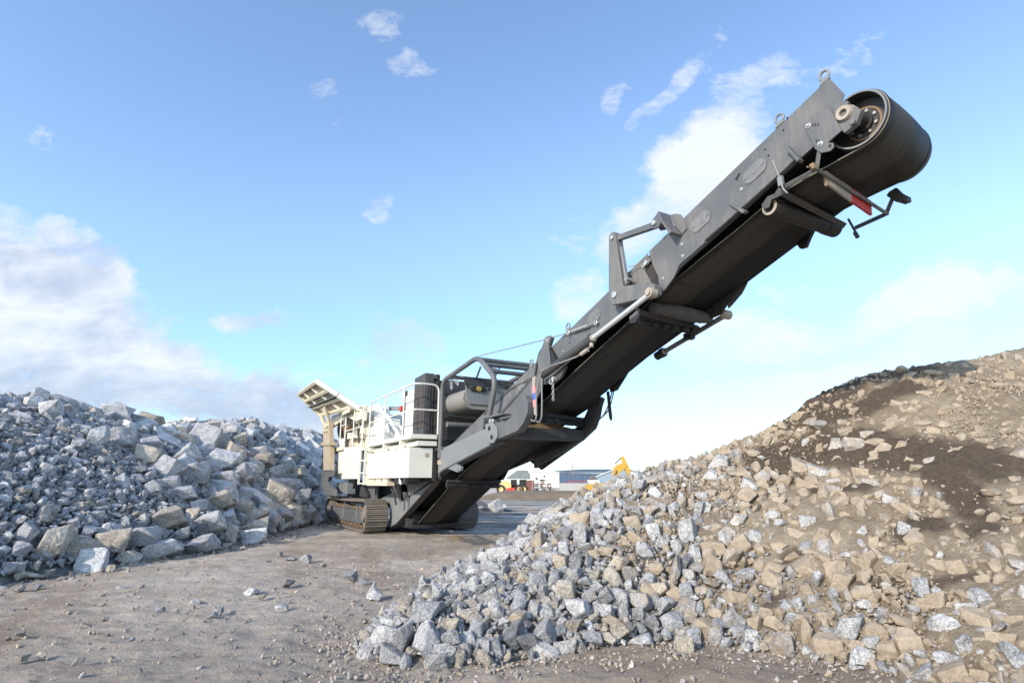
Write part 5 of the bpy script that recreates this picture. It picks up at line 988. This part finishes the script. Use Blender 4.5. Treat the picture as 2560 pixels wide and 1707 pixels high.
bed = lambda x, y: np.clip(1.5 - .42 * (x + .25 * (y - 7)), .0, 1.)      # 1 in the clean grey part, 0 where soil fills the gaps
strew(hr_, 12000, (.05, .11), (-1.5, 12, 3.6, 13), 'gggppbb', rdust, .74, dens=lambda x, y: rd(x, y) * np.maximum(bed(x, y), .80 - .10 * np.maximum(x - 3, 0)), sink=.36, out=RR)
strew(hr_, 24000, (.026, .06), (-1.6, 11, 3.4, 12), 'ggggppdbb', rdust, .72, dens=lambda x, y: rd(x, y) * np.maximum(bed(x, y), .42), sink=.30, out=RR)
strew(hr_, 34000, (.012, .03), (-1.7, 9, 3.3, 11.5), 'ggggpdbb', rdust, .66, dens=lambda x, y: rd(x, y) * (.22 + .78 * bed(x, y)), out=RR)
strew(hr_, 40000, (.008, .026), (1.2, 9.5, 3.4, 11.8), 'bbbg', lambda x, y, c: .86, .55, dens=lambda x, y: (1 - bed(x, y)) * np.clip(.55 + .5 * np.sin(x * 2.1 + y) * np.cos(y * 1.7 - x), .08, 1) * (1 - .5 * np.clip(wet_shade(x, y) * 1.5, 0, 1)), out=RR)
rubble('crushed_stone', RR, 'grey and soil coated crushed stone filling the slope of the right heap', 'rubble')
class Flat:
    pass
fl = Heap(lambda x, y: np.zeros_like(np.asarray(x, float)))
GP = []
strew(fl, 16000, (.005, .026), (-9, 4.5, 2.6, 13), 'gggpbbd', lambda x, y, c: .22, .8, dens=lambda x, y: np.where(right_h(x, y) > .02, 0, np.clip(.24 + .7 * np.exp(-((right_h(x, y) + .0) / .3) ** 2), 0, 1)) * (x > np.interp(y, LF_Y, LF_X) - .1), power=3, out=GP)
strew(fl, 9000, (.004, .02), (-2.2, 4.5, 3.6, 7.5), 'gggpbb', lambda x, y, c: .22 + .05 * x, .75, dens=lambda x, y: np.where(right_h(x, y) > .05, 0, np.exp(-(right_h(x, y) / .35) ** 2)), power=2.5, out=GP)
strew(fl, 2500, (.012, .06), (-9, -6.6, 8.5, 24), 'gggpbd', lambda x, y, c: .25, .8, dens=lambda x, y: np.exp(-((x - np.interp(y, LF_Y, LF_X)) / .45) ** 2), power=2.5, out=GP)
rubble('gravel', [(a[0], a[1], -.02 + a[3] * .3 + .028 * fbm(a[0], a[1], 1.7, 4, 5.) + .045 * fbm(a[0], a[1], .45, 3, 1.), a[3], a[4] * 1.25, a[5] * 1.14, a[6] * 1.02, a[7]) for a in GP], 'loose gravel and grit scattered over the trodden ground', 'gravel')

# ------------------------------------------------------------------ small heaps near the crusher
def mound(name, c, rx, ry, h, m, label, cat, seed):
    V, F = [], []; nr, na = 10, 34
    for i in range(nr + 1):
        t_ = i / nr
        for k in range(na):
            a = 2 * math.pi * k / na; x, y = math.cos(a) * rx * t_ * (1 + .12 * math.sin(3 * a + seed)), math.sin(a) * ry * t_ * (1 + .1 * math.cos(2 * a + seed))
            z = h * (1 - t_) ** 1.15 * (1 + .15 * fbm(x, y, 3, 3, seed)) + .05 * h * fbm(x, y, 9, 2, seed) - .04 * t_
            V.append((x, y, z))
    for i in range(nr):
        for k in range(na): F.append((i * na + k, (i + 1) * na + k, (i + 1) * na + (k + 1) % na, i * na + (k + 1) % na))
    o = raw_mesh(name, np.array(V), np.array(F), m); o.location = c
    return tag(o, label, cat)
mound('sand_mound', (-1.66, 17.75, -.03), .50, .45, .17, 'sand', 'brown sand mound in front of the conveyor foot, the smoother and browner one', 'mound', 1.)
mound('sand_mound', (-1.02, 17.3, -.03), .62, .5, .20, 'grit', 'greyish mound next to the smooth brown one, close to the near stone heap', 'mound', 2.)
mound('gravel_mound', (-2.6, 35.5, -.05), 1.7, 1.6, 1.25, 'grit', 'grey gravel mound behind the far crawler track, beside a round boulder', 'mound', 3.)

# ------------------------------------------------------------------ far yard
xs, ys = np.arange(-10, 60, 1.), np.arange(56, 92, .8); X, Y = np.meshgrid(xs, ys)
Z = .62 * np.clip((Y - 58.5) / 1.6, 0, 1) * np.clip((90 - Y) / 3, 0, 1) * np.clip((X + 4) / 3, 0, 1) + .08 * vn(X, Y, .5, 4, 3.) * np.clip((Y - 58) / 2, 0, 1)
tag(grid_obj('dirt_terrace_terrain', X, Y, Z - .05, None, 'sand', Z > .0), kind='structure')
def part(root, name, mb, m, bevel=.02): return mb.build(name, M[m], root, bevel)
# hauler
hx = empty('dump_truck', (0, 95, .0), 0, 'yellow and red articulated dump truck with a grey skip, seen beneath the conveyor', 'dump truck')
part(hx, 'skip', MB().prism([(-1.0, 2.35), (2.95, 2.30), (2.95, 3.0), (2.5, 3.65), (.8, 3.65), (-.25, 2.9)], -1.3, 1.3), 'grey_light')
part(hx, 'bonnet', MB().prism([(-2.6, .95), (-.1, .75), (-.15, 1.5), (-.5, 1.95), (-1.5, 2.0), (-2.35, 1.55)], -1.1, 1.1), 'pale_yellow')
part(hx, 'bumper', MB().prism([(-1.0, .15), (.4, .55), (.4, 1.0), (-1.0, .8)], -1.15, -1.0), 'red')
part(hx, 'chassis', MB().box(-1.4, 2.2, -.5, .5, .75, 1.3).box(-.2, .8, -.9, .9, 1.3, 2.2).box(1.2, 2.3, -.8, .8, 1.2, 2.2), 'black')
for x, y in ((-1.78, -1.05), (1.15, -1.05), (1.85, -1.0), (-1.78, .9), (1.15, .9), (1.85, .9)):
    ty = part(hx, 'tyre', MB().lathe((x, y, .70), [(.38, -.28), (.62, -.28), (.70, -.2), (.71, .2), (.62, .28), (.38, .28)], 28), 'tyre', 0)
    part(ty, 'rim', MB().lathe((x, y, .70), [(0, -.1), (.16, -.1), (.2, -.2), (.38, -.24), (.38, .2), (0, .2)], 24), 'pale_yellow', 0)
# excavator, its body sunk behind the near heap
ex = empty('excavator', (10.2, 60, 0), 0, 'yellow excavator with its arm folded, behind the near stone heap', 'excavator')
part(ex, 'boom', MB().prism([(-.10, 1.2), (.5, 1.5), (.55, 2.0), (.75, 2.55), (1.35, 3.05), (1.62, 3.25), (1.60, 3.62), (1.2, 3.66), (.55, 3.45), (.25, 3.1), (.02, 2.3)], -.22, .22), 'yellow', .03)
part(ex, 'dipper_arm', MB().prism([(1.02, 4.18), (1.20, 4.36), (1.38, 4.30), (2.05, 2.75), (1.95, 2.3), (1.6, 2.4), (1.35, 3.2)], -.18, .18), 'yellow', .03)
part(ex, 'ram', MB().tube([(.42, 3.5, 0), (.42, 3.5, 0)], .01) if 0 else MB().cyl((.40, 0, 3.55), (1.08, 0, 4.22), .07, 12).cyl((-.05, -.3, 1.7), (.5, -.3, 2.9), .09, 12), 'rust', .01)
part(ex, 'bucket', MB().prism([(1.6, 2.4), (2.15, 2.3), (2.3, 1.7), (1.9, 1.1), (1.4, 1.2), (1.75, 1.7)], -.5, .5), 'rust', .03)
part(ex, 'body', MB().prism([(-2.6, .95), (.1, .95), (.1, 1.55), (-.9, 1.62), (-2.6, 1.5)], -1.3, 1.3).box(-.75, .1, -1.3, -.4, 1.5, 1.62), 'yellow', .05)
part(ex, 'cab', MB().prism([(-.2, .95), (.9, .95), (.8, 1.4), (.2, 1.5), (-.2, 1.5)], .3, 1.2), 'glass', .05)
for y in (-1.2, 1.2): part(ex, 'crawler_track', MB().prism([(-2.3, 0), (1.1, 0), (1.4, .35), (1.1, .8), (-2.3, .8), (-2.6, .4)], y - .3, y + .3), 'track', .04)
# sheds
def shed(name, label, walls, roof, extra=()):
    o = empty(name, (0, 0, 0), 0, label, 'building')
    for nm, m, quad in walls:
        part(o, nm, MB().add(quad, [(0, 1, 2, 3)]) if len(quad) == 4 else MB().add(quad, [tuple(range(len(quad)))]), m, 0)
    for nm, m, quad in roof: part(o, nm, MB().add(quad, [(0, 1, 2, 3), (4, 7, 6, 5), (0, 4, 5, 1), (1, 5, 6, 2), (2, 6, 7, 3), (3, 7, 4, 0)]), m, 0)
    return o
def thick(q, k): return q + [(a, b, c + k) for a, b, c in q]
A_, B_, C_ = (8.1, 262, 0), (21., 260, 0), (50., 315, 0); D_ = (37.1, 317, 0)
up = lambda p, z: (p[0], p[1], z)
s1 = shed('white_and_blue_shed', 'long low shed with a white gable wall and a blue side wall, beyond the yard',
     [('gable_wall', 'white_wall', [A_, B_, up(B_, 6.25), up(A_, 6.8)]), ('side_wall', 'blue_wall', [B_, C_, up(C_, 6.25), up(B_, 6.25)]), ('rear_wall', 'blue_wall', [C_, D_, up(D_, 6.8), up(C_, 6.25)]), ('side_wall', 'white_wall', [D_, A_, up(A_, 6.8), up(D_, 6.8)])],
     [('roof', 'white_wall', thick([(7.8, 261.4, 6.86), (21.4, 259.4, 6.28), (50.6, 315, 6.28), (37, 317.5, 6.86)], .28))])
for k in range(3): part(s1, 'wall_vent', MB().box(10.5 + k * 3.6, 11.2 + k * 3.6, 260.9, 261.3, 3.4 + k * .9, 4.2 + k * .9), 'grey_dark', 0)
for k in range(5):
    f = (k + 1) / 6; part(s1, 'wall_seam', MB().box(21 + 29 * f - .12, 21 + 29 * f + .12, 260 + 55 * f - .4, 260 + 55 * f - .12, 0, 6.2), 'white_wall', 0)
E1, E2, E3 = (29.2, 200, 0), (36.9, 200, 0), (44.6, 200, 0)
s2 = shed('blue_gabled_shed', 'blue gabled shed with white roof edges behind the excavator arm',
     [('gable_wall', 'blue_wall', [(29.2, 200, 0), (44.6, 200, 0), (44.6, 200, 3.8), (36.9, 200, 6.8), (29.2, 200, 3.8)]), ('side_wall', 'blue_wall', [(44.6, 200, 0), (53.5, 240, 0), (53.5, 240, 3.8), (44.6, 200, 3.8)]), ('side_wall', 'blue_wall', [(35.0, 240, 0), (29.2, 200, 0), (29.2, 200, 3.8), (35.0, 240, 3.8)])],
     [('roof', 'white_wall', thick([(28.6, 199.6, 3.62), (36.9, 199.6, 6.84), (44.3, 240, 6.84), (34.3, 240, 3.62)], .35)), ('roof', 'white_wall', thick([(36.9, 199.6, 6.84), (45.2, 199.6, 3.62), (54.2, 240, 3.62), (44.3, 240, 6.84)], .35))])
shed('dark_roofed_hall', 'large hall with a dark slate roof, farthest back behind the other sheds',
     [('wall', 'blue_wall', [(30, 400, 0), (84, 400, 0), (84, 400, 9.8), (30, 400, 9.8)]), ('wall', 'blue_wall', [(84, 400, 0), (84, 450, 0), (84, 450, 9.8), (84, 400, 9.8)])],
     [('roof', 'dark_roof', [(28, 399, 9.6), (86, 399, 9.6), (86, 430, 11.6), (52, 430, 11.6), (28, 399, 9.9), (86, 399, 9.9), (86, 430, 11.9), (52, 430, 11.9)])])
gw = empty('storage_container', (9.7, 117, 0), 0, 'pale grey open-topped container low behind the crest of the near heap', 'container')
part(gw, 'body', MB().box(0, 5.5, 0, 2.4, .05, 1.66), 'concrete'); part(gw, 'rim', MB().box(-.04, 5.54, -.04, 2.44, 1.662, 1.76), 'grey_light')
for k in range(10): part(gw, 'rib', MB().box(.25 + k * .54, .31 + k * .54, -.03, -.001, .1, 1.62), 'concrete', 0)
gw = empty('site_trailer', (15.3, 117, 0), 0, 'small white site trailer beside the pale grey container', 'trailer')
part(gw, 'body', MB().box(0, 2.2, 0, 2.2, .95, 2.3), 'white_wall', .05); part(gw, 'chassis', MB().box(.1, 2.1, .1, 2.1, .7, .94), 'black')
for x in (.6, 1.6): part(gw, 'wheel', MB().lathe((x, -.02, .4), [(0, -.1), (.38, -.1), (.4, .1), (0, .1)], 20), 'tyre', 0)
gw = empty('storage_container', (2.7, 130, 0), 0, 'red-brown shipping container behind the dump truck', 'container')
part(gw, 'body', MB().box(0, 2.2, 0, 5, .1, 2.3), 'red_brown', .03)
for k in range(9): part(gw, 'rib', MB().box(.1 + k * .235, .2 + k * .235, -.05, -.001, .2, 2.2), 'red_brown', 0)
gw = empty('steel_frame', (11.7, 126, 0), 0, 'long red steel lattice frame lying behind the pale grey container', 'steel frame')
fr_ = MB()
for z in (1.75, 2.15): fr_.tube([(0, 0, z), (4.2, 0, z)], .05, 6)
for k in range(9): fr_.tube([(k * .5, 0, 1.75), (k * .5 + .25, 0, 2.15)], .03, 5)
part(gw, 'lattice', fr_, 'red', 0); part(gw, 'trestle', MB().box(.2, .4, -.3, .3, 0, 1.7).box(3.8, 4., -.3, .3, 0, 1.7), 'grey_dark')
pal = ['red_brown', 'wood', 'grey_light', 'grey_dark', 'white_wall', 'rust', 'black']
for k, (x, y, n_, lab) in enumerate(((5.4, 138, 4, 'jumbled stack of crates and scrap, nearest the red-brown container'), (7.2, 141, 6, 'tallest jumbled stack of crates, reddish on top, against the white gable'), (8.9, 139, 4, 'jumbled stack of crates and pipes beside the pale grey container'))):
    st = empty('scrap_stack', (x, y, 0), 0, lab, 'scrap stack', 'scrap stacks in the yard')
    for i in range(n_):
        for q in range(3):
            a = rng.uniform(-.9, .5); part(st, 'crate', MB().box(a, a + rng.uniform(.4, .8), -.4 - q * .01, .4, .05 + i * .42, .42 + i * .42 - .02), pal[int(rng.integers(0, 7))], .02)
    part(st, 'pallet', MB().box(-1., 1.1, -.5, .5, -.05, .04), 'wood')
for k, (x, y) in enumerate(((2.75, 118), (4.2, 120), (5.6, 122), (7.0, 124), (8.4, 126))):
    pass
fe = empty('wire_fence', (2.7, 119, 0), math.atan2(7, 6.2), 'thin wire fence on white posts between the truck and the sheds', 'fence')
for k in range(5): part(fe, 'post', MB().cyl((k * 2.2, 0, 0), (k * 2.2, 0, 2.5), .045, 8), 'bolt', 0)
part(fe, 'wire', MB().tube([(0, 0, 2.4), (8.8, 0, 2.4)], .015, 4).tube([(0, 0, 1.6), (8.8, 0, 1.6)], .012, 4).tube([(0, 0, .8), (8.8, 0, .8)], .012, 4), 'rope', 0)
for x, y, h, lab in ((18.7, 180, 7.8, 'tall utility pole with crossarms in front of the blue shed wall'), (47.6, 220, 9.5, 'faint utility pole standing far beyond the crest of the near heap')):
    po = empty('utility_pole', (x, y, 0), 0, lab, 'utility pole', 'utility poles beyond the yard')
    part(po, 'pole', MB().cyl((0, 0, 0), (0, 0, h), .14, 10, .09), 'wood', 0)
    part(po, 'crossarm', MB().box(-.9, .9, -.08, .08, h - 1.2, h - 1.05).box(-.6, .6, -.08, .08, h - 2.4, h - 2.28), 'wood', .01)
    part(po, 'transformer', MB().cyl((.25, 0, h - 3.6), (.25, 0, h - 2.8), .22, 12), 'grey_light', .01)
wl = empty('scrap_skip', (21.0, 152, 0), 0, 'small dark skip heaped with scrap, left of the excavator arm', 'skip')
part(wl, 'bin', MB().prism([(-.9, 1.6), (.9, 1.6), (1.2, 2.6), (-1.2, 2.6)], -.8, .8), 'grey_dark'); part(wl, 'frame', MB().box(-.8, .8, -.6, .6, 0, 1.6), 'grey_dark')
part(wl, 'scrap', MB().tube([(-.9, 0, 2.7), (-.2, 0, 3.3), (.4, .2, 3.2), (.9, 0, 2.7)], .22, 6).tube([(-.5, -.2, 2.7), (.2, -.2, 3.5)], .1, 6), 'rust', 0)

# ------------------------------------------------------------------ labels for the stones: zone, look, and what sets each apart there
def screen(p):
    q = Vector(p) - Vector((0, 0, 1.6)); c, s = math.cos(R(14)), math.sin(R(14)); d = q.y * c + q.z * s
    return 1280 + 1422.2 * q.x / d, 853.5 - 1422.2 * (-q.y * s + q.z * c) / d, 1422.2 / d
LOOKS = {'p': 'pale grey', 'g': 'grey', 'd': 'dark grey', 'b': 'brownish'}
def shape_word(s):
    a, b = s[0] / s[2], max(s[0], s[1])
    return 'flat' if s[2] < .62 * b else ('upright' if s[2] > 1.2 * s[0] else ('long' if a > 1.35 else 'blocky'))
def zone(heap, p, px, py):
    x, y, z = p
    if heap == 'left':
        fx = float(np.interp(y, LF_Y, LF_X)); t_ = (fx - x) / (fx + 13.5)
        v = 'at left heap foot' if t_ < .13 else 'low on left heap' if t_ < .34 else 'halfway up left heap' if t_ < .6 else 'high on left heap' if t_ < .85 else 'on left heap crest'
        h = 'by the photo edge' if px < 110 else 'under the crest boulders' if px < 210 else 'in the fine rubble' if px < 330 else 'right of fine rubble' if px < 430 else 'mid-heap' if px < 540 else 'toward the crusher' if px < 640 else 'near the crusher' if px < 740 else 'beside the crusher'
        return v + ', ' + h
    if heap == 'right':
        row = 'on right heap crest' if z > float(right_h(np.array([x]), np.array([y]))[0]) - .5 and y > 9.2 and z < 2.3 and px < 1950 else 'along right heap foot' if z < .24 else 'low on right heap' if z < .6 else 'halfway up right heap' if z < 1.15 else 'high on right heap' if z < 1.9 else 'near right heap top'
        cols = ((1010, 'at its left tip'), (1130, 'beside its tip'), (1260, 'below the crusher tracks'), (1370, 'below the dump truck'), (1480, 'below the pale container'), (1600, 'below the excavator arm'), (1740, 'where grey turns brown'), (1880, 'beside the wet soil'), (2020, 'below left wet patch'), (2160, 'under the conveyor tip'), (2310, 'beyond conveyor tip'), (2450, 'toward the photo edge'), (9e9, 'at the photo edge'))
        return row + ', ' + next(n for k, n in cols if px < k)
    if heap == 'yard': return 'lying in the yard beyond the conveyor foot'
    h = 'in the middle of the trodden ground' if px < 640 and py > 1480 else 'on trodden ground near the left heap' if px < 640 else 'on trodden ground in front of the crusher' if py < 1460 else 'on trodden ground beside the right heap'
    return h
cells = {}
for o, heap, tone, s in ROCKS:
    px_, py_, k = screen(o.location); sz = s[0] * s[2] * k * k
    cells.setdefault((zone(heap, o.location, px_, py_), LOOKS[tone], shape_word(s)), []).append((o, px_, py_, sz, heap))
ORD = ('', 'second ', 'third ', 'fourth ', 'fifth ', 'sixth ', 'seventh ', 'eighth ', 'ninth ', 'tenth ')
for (z_, look, shp), L_ in cells.items():
    if len(L_) == 1: tags = ['only ']
    elif len(L_) == 2:
        a, b = L_; tags = (['larger ', 'smaller '] if a[3] > b[3] else ['smaller ', 'larger ']) if max(a[3], b[3]) > 1.35 * min(a[3], b[3]) else (['left ', 'right '] if a[1] < b[1] else ['right ', 'left '])
    else:
        od = sorted(range(len(L_)), key=lambda i: L_[i][1]); tags = [None] * len(L_)
        big = max(range(len(L_)), key=lambda i: L_[i][3]); tags[big] = 'largest '
        rest_ = [i for i in od if i != big]
        for n_, i in enumerate(rest_):
            tags[i] = 'leftmost small ' if n_ == 0 else ('rightmost small ' if n_ == len(rest_) - 1 else ORD[n_] + 'small ')
    for tg, (o, px_, py_, sz, heap) in zip(tags, L_):
        kind_ = o['category']
        if tg in ORD or (tg.endswith('small ') and tg.split()[0] in ('second', 'third', 'fourth', 'fifth', 'sixth', 'seventh', 'eighth', 'ninth', 'tenth')):
            lab = f"{tg}{look} {shp} {kind_} from left {z_}"
        else: lab = f"{'' if tg == 'only ' else tg}{look} {shp} {kind_} {z_}"
        assert len(lab.split()) <= 16, lab
        o['label'] = lab
        o['group'] = {'left': 'boulders of the left heap', 'right': 'stones of the right heap', 'ground': 'loose stones on the ground', 'yard': 'boulders in the yard'}[heap]
